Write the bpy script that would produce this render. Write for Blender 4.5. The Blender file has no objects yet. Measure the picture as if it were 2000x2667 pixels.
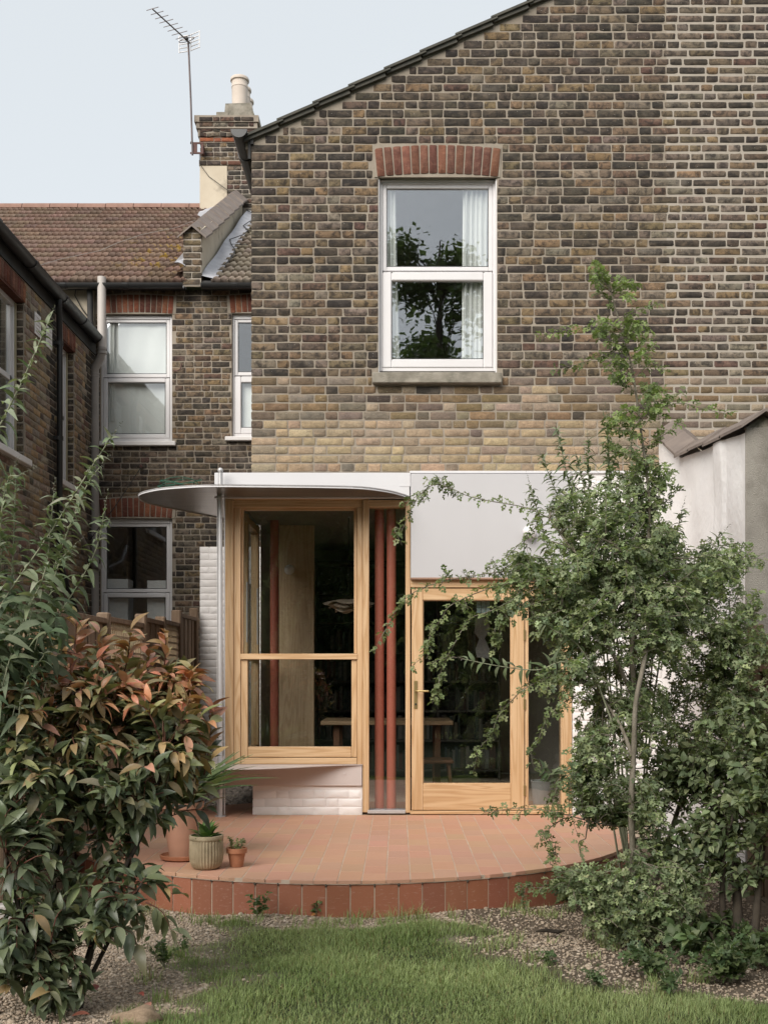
import bpy, math, random
import numpy as np
from mathutils import Vector, Matrix
rnd = random.Random(7)
NR = np.random.default_rng(11)
scn = bpy.context.scene
COL = scn.collection
R = math.radians

# ------------------------------------------------------------------ camera, sky, sun, exposure
F, DC, HC = 2900.0, 10.175, 1.28            # focal length in photo pixels, distance to the facade, eye height
cam_d = bpy.data.cameras.new('camera'); cam = bpy.data.objects.new('camera', cam_d); COL.objects.link(cam)
cam.location = (0, -DC, HC); cam.rotation_euler = (R(90), 0, 0)
cam_d.sensor_fit = 'VERTICAL'; cam_d.sensor_height = 36.0; cam_d.lens = 36.0*F/2667.0
cam_d.shift_x = (1000-1037)/2667.0; cam_d.shift_y = (1757-1333.5)/2667.0
cam_d.clip_start = 0.05; cam_d.clip_end = 2000
scn.camera = cam

SUN = Vector((-0.40, -0.70, 0.60)).normalized()
world = bpy.data.worlds.new('World'); scn.world = world; world.use_nodes = True
wn = world.node_tree; wn.nodes.clear()
sky = wn.nodes.new('ShaderNodeTexSky'); sky.sky_type = 'NISHITA'; sky.sun_disc = False
sky.sun_elevation = math.asin(SUN.z); sky.sun_rotation = math.atan2(SUN.x, SUN.y)
sky.air_density = 1.0; sky.dust_density = 4.0; sky.ozone_density = 1.0
hs = wn.nodes.new('ShaderNodeHueSaturation'); hs.inputs['Saturation'].default_value = 0.55
veil = wn.nodes.new('ShaderNodeMix'); veil.data_type = 'RGBA'
veil.inputs[0].default_value = 0.75
veil.inputs[7].default_value = (4.75, 5.02, 5.16, 1)      # thin high cloud veil
bg = wn.nodes.new('ShaderNodeBackground'); bg.inputs[1].default_value = 0.1
wo = wn.nodes.new('ShaderNodeOutputWorld')
wn.links.new(sky.outputs[0], hs.inputs['Color']); wn.links.new(hs.outputs[0], veil.inputs[6])
wn.links.new(veil.outputs[2], bg.inputs[0]); wn.links.new(bg.outputs[0], wo.inputs[0])
sl = bpy.data.lights.new('sun', 'SUN'); sl.energy = 2.1; sl.angle = R(48); sl.color = (1.0, 0.95, 0.88)
so = bpy.data.objects.new('sun', sl); COL.objects.link(so); so.rotation_euler = (-SUN).to_track_quat('-Z', 'Y').to_euler()
so.location = (-8, -6, 14)
scn.view_settings.view_transform = 'Standard'; scn.view_settings.look = 'None'
scn.view_settings.exposure = 0.9; scn.view_settings.gamma = 1.0; scn.view_settings.use_curve_mapping = False
scn.render.engine = 'CYCLES'
cy = scn.cycles
cy.use_denoising = True; cy.denoiser = 'OPENIMAGEDENOISE'; cy.max_bounces = 7; cy.diffuse_bounces = 3
cy.glossy_bounces = 3; cy.transparent_max_bounces = 12; cy.transmission_bounces = 3; cy.caustics_reflective = False; cy.caustics_refractive = False

# ------------------------------------------------------------------ helpers
def P(x, y, Y=0.0):
    """photo pixel + depth -> world point"""
    d = Y + DC
    return Vector(((x-1037)*d/F, Y, HC + (1757-y)*d/F))
def PX(x, Y=0.0): return (x-1037)*(Y+DC)/F
def PZ(y, Y=0.0): return HC + (1757-y)*(Y+DC)/F
GZ = -0.22                                   # garden level
def G(x, y):
    d = F*(HC-GZ)/(y-1757); return Vector(((x-1037)*d/F, d-DC, GZ))

WORLD = {}                                   # translation of each parent
def tag(o, label=None, cat=None, group=None, kind=None):
    if label: o['label'] = label
    if cat: o['category'] = cat
    if group: o['group'] = group
    if kind: o['kind'] = kind
    return o
def adopt(o, parent):
    if parent is not None:
        o.parent = parent
        t = WORLD.get(parent.name)
        if t is not None: o.matrix_parent_inverse = Matrix.Translation(-t)
def thing(name, loc, label, cat, group=None):
    o = bpy.data.objects.new(name, None); COL.objects.link(o); o.location = loc; o.empty_display_size = 0.1
    WORLD[o.name] = Vector(loc)
    return tag(o, label, cat, group)

def np_mesh(name, V, T, mat=None, color=None, smooth=False):
    V = np.asarray(V, dtype=np.float32); T = np.asarray(T, dtype=np.int32)
    me = bpy.data.meshes.new(name)
    n, k = T.shape
    me.vertices.add(len(V)); me.vertices.foreach_set('co', V.ravel())
    me.loops.add(n*k); me.loops.foreach_set('vertex_index', T.ravel())
    me.polygons.add(n); me.polygons.foreach_set('loop_start', np.arange(0, n*k, k, dtype=np.int32))
    if smooth: me.polygons.foreach_set('use_smooth', np.ones(n, dtype=bool))
    if color is not None:
        c = np.ones((len(V), 4), dtype=np.float32); c[:, :3] = color
        a = me.color_attributes.new('pc', 'FLOAT_COLOR', 'POINT'); a.data.foreach_set('color', c.ravel())
    me.update(calc_edges=True)
    if mat: me.materials.append(mat)
    return me
def link(name, me, parent=None, color=(0, 0, 0, 1)):
    o = bpy.data.objects.new(name, me); COL.objects.link(o); o.color = color
    adopt(o, parent); return o

class MB:
    def __init__(s): s.v = []; s.f = []
    def box(s, x0, x1, y0, y1, z0, z1, b=0.0):
        if x0 > x1: x0, x1 = x1, x0
        if y0 > y1: y0, y1 = y1, y0
        if z0 > z1: z0, z1 = z1, z0
        i = len(s.v)
        if b <= 0:
            s.v += [(x, y, z) for x in (x0, x1) for y in (y0, y1) for z in (z0, z1)]
            s.f += [tuple(i+k for k in q) for q in ((0,1,3,2),(4,6,7,5),(0,4,5,1),(2,3,7,6),(0,2,6,4),(1,5,7,3))]
            return s
        b = min(b, (x1-x0)*.45, (y1-y0)*.45, (z1-z0)*.45)
        idx = {}
        for cx in (0, 1):
            for cy_ in (0, 1):
                for cz in (0, 1):
                    X = (x0, x1)[cx]; Y = (y0, y1)[cy_]; Z = (z0, z1)[cz]
                    sx = (1, -1)[cx]*b; sy = (1, -1)[cy_]*b; sz = (1, -1)[cz]*b
                    idx[cx, cy_, cz] = len(s.v)
                    s.v += [(X, Y+sy, Z+sz), (X+sx, Y, Z+sz), (X+sx, Y+sy, Z)]
        def q(*a): s.f.append(tuple(idx[c]+k for c, k in a))
        for c in (0, 1):
            q(((c,0,0),0), ((c,1,0),0), ((c,1,1),0), ((c,0,1),0)); q(((0,c,0),1), ((1,c,0),1), ((1,c,1),1), ((0,c,1),1)); q(((0,0,c),2), ((1,0,c),2), ((1,1,c),2), ((0,1,c),2))
        for a in (0, 1):
            for c in (0, 1):
                q(((a,c,0),0), ((a,c,1),0), ((a,c,1),1), ((a,c,0),1))
                q(((a,0,c),0), ((a,1,c),0), ((a,1,c),2), ((a,0,c),2))
                q(((0,a,c),1), ((1,a,c),1), ((1,a,c),2), ((0,a,c),2))
        for k in idx: s.f.append((idx[k], idx[k]+1, idx[k]+2))
        return s
    def pbox(s, x0, y0, x1, y1, Y, depth, b=0.003):
        """front face at plane Y covering the photo rectangle, going back by depth"""
        return s.box(PX(x0, Y), PX(x1, Y), Y, Y+depth, PZ(y1, Y), PZ(y0, Y), b)
    def tube(s, pts, r, n=10, cap=True):
        pts = [Vector(p) for p in pts]; m = len(pts)
        rs = r if isinstance(r, (list, tuple)) else [r]*m
        i = len(s.v); up = None
        for k in range(m):
            t = (pts[min(k+1, m-1)]-pts[max(k-1, 0)])
            if t.length < 1e-9: t = Vector((0, 0, 1))
            t.normalize()
            if up is None:
                up = Vector((1, 0, 0)) if abs(t.x) < .8 else Vector((0, 1, 0))
            a = (up - t*up.dot(t))
            if a.length < 1e-6: a = t.orthogonal()
            a.normalize(); up = a; b = t.cross(a)
            for j in range(n):
                w = 2*math.pi*j/n
                s.v.append(tuple(pts[k]+(a*math.cos(w)+b*math.sin(w))*rs[k]))
        for k in range(m-1):
            for j in range(n):
                s.f.append((i+k*n+j, i+k*n+(j+1) % n, i+(k+1)*n+(j+1) % n, i+(k+1)*n+j))
        if cap:
            s.f.append(tuple(i+j for j in reversed(range(n)))); s.f.append(tuple(i+(m-1)*n+j for j in range(n)))
        return s
    def lathe(s, cx, cy_, prof, n=24, flute=0, fd=0.0, fl=(9, -9)):
        i = len(s.v); m = len(prof)
        for (r, z) in prof:
            for j in range(n):
                w = 2*math.pi*j/n
                rr = r*(1+(fd*math.cos(w*flute) if flute and fl[0] <= z <= fl[1] else 0))
                s.v.append((cx+rr*math.cos(w), cy_+rr*math.sin(w), z))
        for k in range(m-1):
            for j in range(n):
                s.f.append((i+k*n+j, i+k*n+(j+1) % n, i+(k+1)*n+(j+1) % n, i+(k+1)*n+j))
        return s
    def prism(s, pts, z0, z1):
        """closed XY outline extruded in Z"""
        i = len(s.v); n = len(pts)
        s.v += [(p[0], p[1], z0) for p in pts]+[(p[0], p[1], z1) for p in pts]
        s.f.append(tuple(i+k for k in reversed(range(n)))); s.f.append(tuple(i+n+k for k in range(n)))
        s.f += [(i+k, i+(k+1) % n, i+n+(k+1) % n, i+n+k) for k in range(n)]
        return s
    def prism_y(s, pts, y0, y1):
        """closed XZ outline extruded in Y"""
        i = len(s.v); n = len(pts)
        s.v += [(p[0], y0, p[1]) for p in pts]+[(p[0], y1, p[1]) for p in pts]
        s.f.append(tuple(i+k for k in range(n))); s.f.append(tuple(i+n+k for k in reversed(range(n))))
        s.f += [(i+(k+1) % n, i+k, i+n+k, i+n+(k+1) % n) for k in range(n)]
        return s
    def prism_x(s, pts, x0, x1):
        i = len(s.v); n = len(pts)
        s.v += [(x0, p[0], p[1]) for p in pts]+[(x1, p[0], p[1]) for p in pts]
        s.f.append(tuple(i+k for k in reversed(range(n)))); s.f.append(tuple(i+n+k for k in range(n)))
        s.f += [(i+k, i+(k+1) % n, i+n+(k+1) % n, i+n+k) for k in range(n)]
        return s
    def sphere(s, c, r, n=14, m=9, sq=(1, 1, 1)):
        i = len(s.v); c = Vector(c)
        for a in range(m+1):
            th = math.pi*a/m
            for j in range(n):
                w = 2*math.pi*j/n
                s.v.append((c.x+r*sq[0]*math.sin(th)*math.cos(w), c.y+r*sq[1]*math.sin(th)*math.sin(w), c.z+r*sq[2]*math.cos(th)))
        for a in range(m):
            for j in range(n):
                s.f.append((i+a*n+j, i+(a+1)*n+j, i+(a+1)*n+(j+1) % n, i+a*n+(j+1) % n))
        return s
    def quad(s, a, b, c, d):
        i = len(s.v); s.v += [tuple(a), tuple(b), tuple(c), tuple(d)]; s.f.append((i, i+1, i+2, i+3)); return s
    def sheet(s, fn, nu, nv):
        i = len(s.v)
        for a in range(nu+1):
            for b in range(nv+1): s.v.append(tuple(fn(a/nu, b/nv)))
        for a in range(nu):
            for b in range(nv):
                p = i+a*(nv+1)+b; s.f.append((p, p+nv+1, p+nv+2, p+1))
        return s
    def build(s, name, mat, parent=None, smooth=False, color=(0, 0, 0, 1), fix=True):
        me = bpy.data.meshes.new(name); me.from_pydata(s.v, [], s.f)
        if fix and len(s.f) < 20000:
            import bmesh
            bm = bmesh.new(); bm.from_mesh(me); bmesh.ops.recalc_face_normals(bm, faces=bm.faces); bm.to_mesh(me); bm.free()
        if smooth:
            me.shade_smooth(); me.set_sharp_from_angle(angle=R(38))
        if mat: me.materials.append(mat)
        return link(name, me, parent, color)

# ------------------------------------------------------------------ materials
class NT:
    def __init__(s, name):
        s.m = bpy.data.materials.new(name); s.m.use_nodes = True; s.t = s.m.node_tree; s.t.nodes.clear()
        s.out = s.n('OutputMaterial')
    def n(s, k, **kw):
        nd = s.t.nodes.new('ShaderNode'+k)
        for a, b in kw.items(): setattr(nd, a, b)
        return nd
    def l(s, a, b): s.t.links.new(a, b)
    def val(s, sock, v):
        if hasattr(v, 'is_linked') or isinstance(v, bpy.types.NodeSocket): s.l(v, sock)
        else:
            if isinstance(v, (tuple, list)) and len(v) == 3 and sock.type == 'RGBA': v = (*v, 1)
            sock.default_value = v
    def mix(s, fac, a, b, mode='MIX'):
        nd = s.n('Mix', data_type='RGBA', blend_type=mode); nd.clamp_factor = True
        s.val(nd.inputs[0], fac); s.val(nd.inputs[6], a); s.val(nd.inputs[7], b); return nd.outputs[2]
    def math(s, op, a, b=0.0, c=None, clamp=False):
        nd = s.n('Math', operation=op); nd.use_clamp = clamp
        s.val(nd.inputs[0], a); s.val(nd.inputs[1], b)
        if c is not None: s.val(nd.inputs[2], c)
        return nd.outputs[0]
    def pos(s, scale=(1, 1, 1), rot=(0, 0, 0)):
        g = s.n('NewGeometry'); mp = s.n('Mapping'); s.l(g.outputs['Position'], mp.inputs['Vector'])
        mp.inputs['Scale'].default_value = scale; mp.inputs['Rotation'].default_value = rot; return mp.outputs[0]
    def objc(s, scale=(1, 1, 1)):
        g = s.n('TexCoord'); mp = s.n('Mapping'); s.l(g.outputs['Object'], mp.inputs['Vector']); mp.inputs['Scale'].default_value = scale
        return mp.outputs[0]
    def noise(s, vec, scale, detail=4.0, rough=0.55, dist=0.0):
        nd = s.n('TexNoise'); s.l(vec, nd.inputs['Vector'])
        nd.inputs['Scale'].default_value = scale; nd.inputs['Detail'].default_value = detail
        nd.inputs['Roughness'].default_value = rough; nd.inputs['Distortion'].default_value = dist
        return nd.outputs['Fac']
    def ramp(s, fac, lo, hi):
        nd = s.n('MapRange'); s.val(nd.inputs[0], fac); nd.inputs[1].default_value = lo; nd.inputs[2].default_value = hi; return nd.outputs[0]
    def piece(s):
        oi = s.n('ObjectInfo'); at = s.n('Attribute', attribute_name='pc'); return s.mix(1.0, oi.outputs['Color'], at.outputs['Color'], 'ADD')
    def bump(s, h, strength, dist=0.01):
        nd = s.n('Bump'); s.val(nd.inputs['Height'], h); nd.inputs['Strength'].default_value = strength; nd.inputs['Distance'].default_value = dist
        return nd.outputs[0]
    def bsdf(s, color, rough=.7, metal=0.0, normal=None, spec=0.5, **kw):
        b = s.n('BsdfPrincipled'); s.val(b.inputs['Base Color'], color); s.val(b.inputs['Roughness'], rough); s.val(b.inputs['Metallic'], metal)
        b.inputs['Specular IOR Level'].default_value = spec
        for k, v in kw.items(): s.val(b.inputs[k], v)
        if normal is not None: s.l(normal, b.inputs['Normal'])
        return b.outputs[0]
    def done(s, sh): s.l(sh, s.out.inputs[0]); return s.m

def surf(name, c1, c2=None, scale=6, rough=.75, metal=0, bump=0.2, bscale=80, bdist=.004, stretch=(1, 1, 1), spec=.35, lo=.35, hi=.65, dirt=None, dscale=2.0, dlo=.55, dhi=.75):
    t = NT(name); v = t.pos(stretch)
    c2 = c2 or tuple(x*.8 for x in c1)
    col = t.mix(t.ramp(t.noise(v, scale, 6), lo, hi), c1, c2)
    if dirt: col = t.mix(t.ramp(t.noise(t.pos(), dscale, 8, .65), dlo, dhi), col, dirt)
    nm = t.bump(t.noise(v, bscale, 5, .6), bump, bdist) if bump else None
    rr = t.ramp(t.noise(v, scale*1.7, 3), 0, 1); rr = t.math('MULTIPLY_ADD', rr, .16, rough-.08)
    return t.done(t.bsdf(col, rr, metal, nm, spec))

def brick_mat(name, soot=0.55, specks=True):
    t = NT(name); base = t.piece(); v = t.pos()
    n1 = t.noise(v, 14, 7, .68, .4); n2 = t.noise(v, 75, 5, .75); n3 = t.noise(v, 3.2, 5, .6)
    col = t.mix(t.math('MULTIPLY', t.ramp(n2, .32, .66), .75), base, t.mix(1.0, base, (.55, .51, .48), 'MULTIPLY'))
    vy = t.noise(t.pos((1, 1, 2.2)), 9, 6, .7, .8)
    col = t.mix(t.math('MULTIPLY', t.ramp(vy, .48, .66), .55), col, t.mix(.5, t.mix(1.0, base, (1.9, 1.75, 1.6), 'MULTIPLY'), (.19, .14, .10)))
    dk = t.math('MULTIPLY', t.ramp(n1, .45, .60), soot)
    col = t.mix(dk, col, (.03, .026, .024))
    lt = t.math('MULTIPLY', t.ramp(n3, .56, .74), .22)
    col = t.mix(lt, col, (.42, .36, .3))
    if specks:
        vo = t.n('TexVoronoi'); t.l(v, vo.inputs['Vector']); vo.inputs['Scale'].default_value = 46
        sp = t.math('LESS_THAN', vo.outputs['Distance'], .085)
        wn_ = t.n('TexWhiteNoise'); t.l(vo.outputs['Position'], wn_.inputs['Vector'])
        col = t.mix(t.math('MULTIPLY', sp, t.math('GREATER_THAN', wn_.outputs['Value'], .80)), col, (.62, .58, .53))
        col = t.mix(t.math('MULTIPLY', sp, t.math('LESS_THAN', wn_.outputs['Value'], .22)), col, (.02, .018, .016))
    h = t.math('ADD', t.math('MULTIPLY', n2, .7), t.math('MULTIPLY', n1, 1.0))
    return t.done(t.bsdf(col, .92, 0, t.bump(h, 1.0, .011), .2))

def leaf_mat(name, rough=.45, trans=.25, spec=.5, vein=.12):
    t = NT(name); base = t.piece(); v = t.pos()
    col = t.mix(t.math('MULTIPLY', t.ramp(t.noise(v, 30, 4), .35, .7), .5), base, t.mix(1.0, base, (.62, .7, .6), 'MULTIPLY'))
    nm = t.bump(t.noise(v, 90, 3), vein, .003)
    b = t.bsdf(col, rough, 0, nm, spec)
    tr = t.n('BsdfTranslucent'); t.val(tr.inputs[0], t.mix(1.0, col, (1.25, 1.35, .7), 'MULTIPLY'))
    mx = t.n('MixShader'); mx.inputs[0].default_value = trans; t.l(b, mx.inputs[1]); t.l(tr.outputs[0], mx.inputs[2])
    return t.done(mx.outputs[0])

def glass_mat(name, r0=.1, k=1.0, tint=(.965, .98, .975), wave=0.0):
    t = NT(name); g = t.n('NewGeometry'); dp = t.n('VectorMath', operation='DOT_PRODUCT'); t.l(g.outputs['Normal'], dp.inputs[0]); t.l(g.outputs['Incoming'], dp.inputs[1])
    sch = t.math('POWER', t.math('SUBTRACT', 1.0, t.math('ABSOLUTE', dp.outputs['Value']), None, True), 5.0)      # Schlick, the same from both sides of the pane
    fac = t.math('MULTIPLY_ADD', sch, .9, r0, True)
    tr = t.n('BsdfTransparent'); tr.inputs[0].default_value = (*tint, 1)
    gl = t.n('BsdfGlossy'); gl.inputs['Roughness'].default_value = .0; gl.inputs[0].default_value = (.92, .95, 1, 1)
    if wave: t.l(t.bump(t.noise(t.pos((1, 1, .45)), 3.2, 2), wave, .01), gl.inputs['Normal'])
    mx = t.n('MixShader'); t.l(fac, mx.inputs[0]); t.l(tr.outputs[0], mx.inputs[1]); t.l(gl.outputs[0], mx.inputs[2])
    return t.done(mx.outputs[0])

def pine_mat(name, axis, c1=(.60, .415, .245), c2=(.44, .265, .13)):
    t = NT(name)
    sc = {'z': (26, 26, 1.6), 'x': (1.6, 26, 26), 'y': (26, 1.6, 26)}[axis]
    oi = t.n('ObjectInfo')
    vv = t.n('VectorMath', operation='ADD'); t.l(t.pos(sc), vv.inputs[0]); 
    sv = t.n('VectorMath', operation='SCALE'); sv.inputs[0].default_value = (37, 53, 71); t.l(oi.outputs['Random'], sv.inputs['Scale']); t.l(sv.outputs[0], vv.inputs[1])
    n1 = t.noise(vv.outputs[0], .32, 2, .4, .5)
    rings = t.math('MULTIPLY_ADD', t.math('SINE', t.math('MULTIPLY', n1, 62)), .5, .5)
    fine = t.noise(vv.outputs[0], 2.6, 4)
    f = t.math('ADD', t.math('MULTIPLY', t.math('POWER', rings, 2.0), .7), t.math('MULTIPLY', t.ramp(fine, .35, .75), .35))
    col = t.mix(f, c1, c2)
    col = t.mix(t.math('MULTIPLY', t.ramp(t.noise(t.pos(), 1.6, 3), .4, .7), .3), col, (.52, .33, .165))
    return t.done(t.bsdf(col, .42, 0, t.bump(fine, .06, .002), .45))

M = {}
M['brick'] = brick_mat('stock_brick', .80)
M['brick_red'] = brick_mat('red_rubbed_brick', .22, False)
M['brick_clean'] = brick_mat('cleaned_brick', .22)
def mortar_mat(name, a, b, c):
    t = NT(name); v = t.pos()
    col = t.mix(t.ramp(t.noise(v, 5, 7, .65), .35, .68), a, b)
    col = t.mix(t.math('MULTIPLY', t.ramp(t.noise(v, 130, 3), .5, .75), .4), col, c)
    return t.done(t.bsdf(col, .95, 0, t.bump(t.noise(v, 160, 4, .7), .8, .004), .15))
M['mortar'] = mortar_mat('lime_mortar', (.335, .29, .235), (.255, .217, .175), (.17, .147, .12))
M['mortar_new'] = mortar_mat('fresh_pointing', (.40, .355, .30), (.33, .29, .245), (.245, .22, .19))
M['mortar_dark'] = mortar_mat('grimy_mortar', (.36, .31, .255), (.25, .21, .17), (.15, .13, .105))
M['white_brick'] = surf('white_masonry_paint', (.80, .77, .755), (.74, .705, .69), 4, .6, bump=.35, bscale=70, bdist=.004, dirt=(.5, .44, .38), dlo=.66, dhi=.9, dscale=5)
M['white_render'] = surf('white_painted_render', (.82, .80, .79), (.77, .75, .745), 3, .65, bump=.55, bscale=9, bdist=.02, dirt=(.6, .56, .52), dlo=.64, dhi=.9, dscale=3)
M['upvc'] = surf('white_upvc', (.68, .665, .67), (.65, .63, .63), 3, .32, bump=0, spec=.5)
M['white_metal'] = surf('white_coated_metal', (.63, .62, .63), (.61, .60, .61), 2, .38, bump=0)
M['panel'] = surf('satin_aluminium_panel', (.52, .51, .52), (.50, .49, .50), 1.5, .42, metal=.2, bump=.05, bscale=3, bdist=.01, stretch=(1, 1, .4))
M['steel'] = surf('brushed_steel_plate', (.42, .38, .355), (.34, .31, .29), 8, .34, metal=.85, bump=.05, bscale=60, stretch=(.3, 3, 3))
M['band'] = surf('pinkish_grey_coated_steel', (.60, .53, .505), (.57, .50, .475), 2, .45, metal=.2, bump=.03, bscale=4)
M['steel_rod'] = surf('bright_steel_tube', (.55, .54, .54), (.52, .51, .51), 8, .32, metal=.35, bump=0)
for a in 'xyz': M['pine_'+a] = pine_mat('oiled_pine_grain_'+a, a)
for a in 'z': M['ply'] = pine_mat('plywood_sheet', 'z', (.62, .46, .30), (.48, .33, .2))
M['glass'] = glass_mat('window_glass', .095, 1.2)
M['glass_up'] = glass_mat('double_glazing', .17, 1.3, wave=.10)
M['glass_n'] = glass_mat('neighbour_glazing', .11, 1.2, wave=.08)
M['terracotta'] = None
t = NT('terracotta_tile'); base = t.piece(); v = t.pos()
n1 = t.noise(t.pos((1, 3.5, 1)), 7, 7, .65); n2 = t.noise(t.pos((1, 6, 6)), 16, 6, .7)
col = t.mix(t.math('MULTIPLY', t.ramp(n1, .35, .7), .5), base, t.mix(1., base, (1.06, 1.07, 1.09), 'MULTIPLY'))
col = t.mix(t.math('MULTIPLY', t.ramp(n2, .57, .74), .5), col, (.60, .47, .39))
col = t.mix(t.math('MULTIPLY', t.ramp(t.noise(v, 34, 4), .6, .8), .25), col, (.3, .15, .085))
M['terracotta'] = t.done(t.bsdf(col, .66, 0, t.bump(t.noise(v, 60, 5), .18, .003), .35))
M['grout'] = surf('pale_grout', (.56, .47, .37), (.46, .37, .29), 9, .9, bump=.3)
M['pot'] = surf('terracotta_pot', (.42, .185, .10), (.33, .14, .075), 9, .8, bump=.2, dirt=(.45, .33, .26), dlo=.6, dhi=.85, dscale=14)
M['pot_pale'] = surf('pale_pink_terracotta', (.52, .29, .20), (.45, .25, .17), 6, .8, bump=.2)
M['pot_stone'] = surf('weathered_sand_glaze', (.40, .33, .22), (.27, .22, .14), 12, .7, bump=.4, bscale=60, dirt=(.1, .1, .06), dlo=.6, dhi=.85, dscale=8)
M['black'] = surf('black_upvc', (.022, .022, .023), (.03, .03, .03), 6, .36, bump=0, spec=.5)
M['blackmatt'] = surf('black_painted_board', (.03, .03, .03), (.045, .042, .04), 6, .7, bump=.1)
M['greypipe'] = surf('grey_upvc_pipe', (.36, .335, .315), (.31, .285, .265), 5, .5, bump=0)
M['concrete'] = surf('weathered_concrete', (.33, .30, .25), (.2, .18, .145), 9, .92, bump=.9, bscale=90, bdist=.008, dirt=(.1, .1, .075), dlo=.5, dhi=.75, dscale=7)
M['pebbledash'] = surf('grey_roughcast', (.36, .33, .29), (.27, .245, .215), 5, .95, bump=1.0, bscale=120, bdist=.01, dirt=(.2, .18, .15), dlo=.5, dhi=.8, dscale=2.5)
M['cream'] = surf('cream_cement_render', (.55, .48, .375), (.48, .41, .315), 3, .9, bump=.3, bscale=30, dirt=(.2, .17, .13), dlo=.56, dhi=.74, dscale=2.3)
M['lead'] = surf('lead_flashing', (.50, .50, .53), (.40, .40, .43), 7, .5, metal=.3, bump=.35, bscale=12, bdist=.01)
M['coping'] = surf('brown_clay_coping', (.22, .18, .155), (.165, .135, .12), 6, .85, bump=.4, bscale=70, dirt=(.30, .25, .18), dlo=.6, dhi=.8, dscale=6)
M['slate'] = surf('dark_concrete_tile', (.06, .06, .052), (.09, .085, .07), 10, .9, bump=.4, bscale=60)
M['chimpot'] = surf('buff_clay_pot', (.62, .54, .47), (.55, .475, .41), 4, .75, bump=.1)
t = NT('roof_tile'); base = t.piece(); v = t.pos()
col = t.mix(t.math('MULTIPLY', t.ramp(t.noise(v, 18, 6), .35, .7), .55), base, t.mix(1., base, (.62, .6, .58), 'MULTIPLY'))
lich = t.math('MULTIPLY', t.ramp(t.noise(v, 6.5, 7, .65), .55, .62), 1.0)
gx = t.n('SeparateXYZ'); t.l(v, gx.inputs[0])
zone = t.math('MULTIPLY', t.ramp(t.math('ABSOLUTE', t.math('ADD', gx.outputs[0], 3.25)), .8, .2), t.ramp(t.math('ABSOLUTE', t.math('ADD', gx.outputs[2], -7.35)), .9, .3))
col = t.mix(t.math('MULTIPLY', lich, zone), col, (.36, .24, .05))
M['rooftile'] = t.done(t.bsdf(col, .92, 0, t.bump(t.noise(v, 90, 4), .4, .004), .2))
M['fence'] = surf('brown_stained_fence', (.13, .085, .055), (.20, .14, .095), 6, .85, bump=.4, bscale=40, stretch=(4, 4, .5))
M['trellis'] = surf('weathered_trellis', (.33, .25, .16), (.25, .18, .11), 8, .85, bump=.3, bscale=40)
M['bark'] = surf('grey_brown_bark', (.25, .22, .175), (.14, .12, .09), 14, .95, bump=.9, bscale=50, bdist=.006, stretch=(2, 2, .6))
M['bark_dark'] = surf('dark_bark', (.06, .048, .035), (.035, .028, .022), 14, .95, bump=.8, bscale=40, bdist=.005)
M['stem'] = surf('green_grey_stem', (.26, .27, .18), (.19, .2, .13), 14, .7, bump=.2)
M['stem_red'] = surf('reddish_stem', (.14, .05, .035), (.09, .045, .025), 14, .7, bump=.2)
M['leaf'] = leaf_mat('hawthorn_leaf', .5, .35, .35)
M['leaf_gloss'] = leaf_mat('glossy_leaf', .36, .18, .45)
M['leaf_felt'] = leaf_mat('felted_leaf', .7, .25, .2)
M['grass'] = leaf_mat('grass_blade', .6, .3, .2)
M['stone'] = None
t = NT('gravel_stone'); base = t.piece(); v = t.pos()
col = t.mix(t.ramp(t.noise(v, 120, 4), .3, .7), base, t.mix(1., base, (.7, .68, .66), 'MULTIPLY'))
M['stone'] = t.done(t.bsdf(col, .85, 0, t.bump(t.noise(v, 300, 3), .3, .002), .3))
M['soil'] = surf('garden_soil', (.13, .095, .065), (.075, .055, .038), 12, .97, bump=1, bscale=70, bdist=.012, dirt=(.26, .2, .15), dlo=.55, dhi=.75, dscale=30)
M['red'] = surf('red_plastic', (.62, .07, .05), (.56, .06, .045), 4, .4, bump=0)
M['column'] = surf('red_oxide_column_paint', (.48, .145, .10), (.45, .135, .09), 3, .42, bump=0)
M['plaster'] = surf('interior_plaster', (.5, .46, .41), (.47, .43, .38), 3, .8, bump=0)
M['ceiling'] = surf('interior_ceiling', (.25, .22, .18), (.23, .2, .165), 3, .8, bump=0)
M['shelf'] = surf('dark_shelf_board', (.06, .055, .045), (.05, .045, .04), 4, .6, bump=0)
M['tabletop'] = surf('oak_table_top', (.28, .19, .115), (.2, .13, .07), 3, .5, bump=.05, stretch=(1, 12, 12))
M['chairwood'] = surf('dark_chair_wood', (.12, .055, .03), (.08, .04, .02), 8, .4, bump=0)
t = NT('book_cloth'); M['book'] = t.done(t.bsdf(t.piece(), .7))
M['paper'] = surf('veneer_shade', (.60, .48, .38), (.52, .41, .32), 5, .7, bump=0)
M['opal'] = surf('opal_globe', (.9, .89, .86), (.88, .87, .84), 3, .25, bump=0)
M['brass'] = surf('aged_brass', (.42, .32, .15), (.36, .27, .12), 8, .38, metal=.8, bump=0)
M['fabric'] = surf('white_curtain_cloth', (.88, .88, .86), (.84, .84, .82), 3, .9, bump=.1, bscale=200)
M['wire'] = surf('black_cable', (.02, .02, .02), (.03, .03, .03), 5, .6, bump=0)
M['greenwire'] = surf('green_garden_wire', (.03, .12, .075), (.02, .08, .05), 5, .5, bump=0)
M['antenna'] = surf('antenna_metal', (.16, .13, .125), (.12, .1, .1), 6, .5, metal=.5, bump=0)
M['rust'] = surf('rust_painted_bracket', (.13, .07, .06), (.09, .05, .045), 14, .8, bump=.2)

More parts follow.
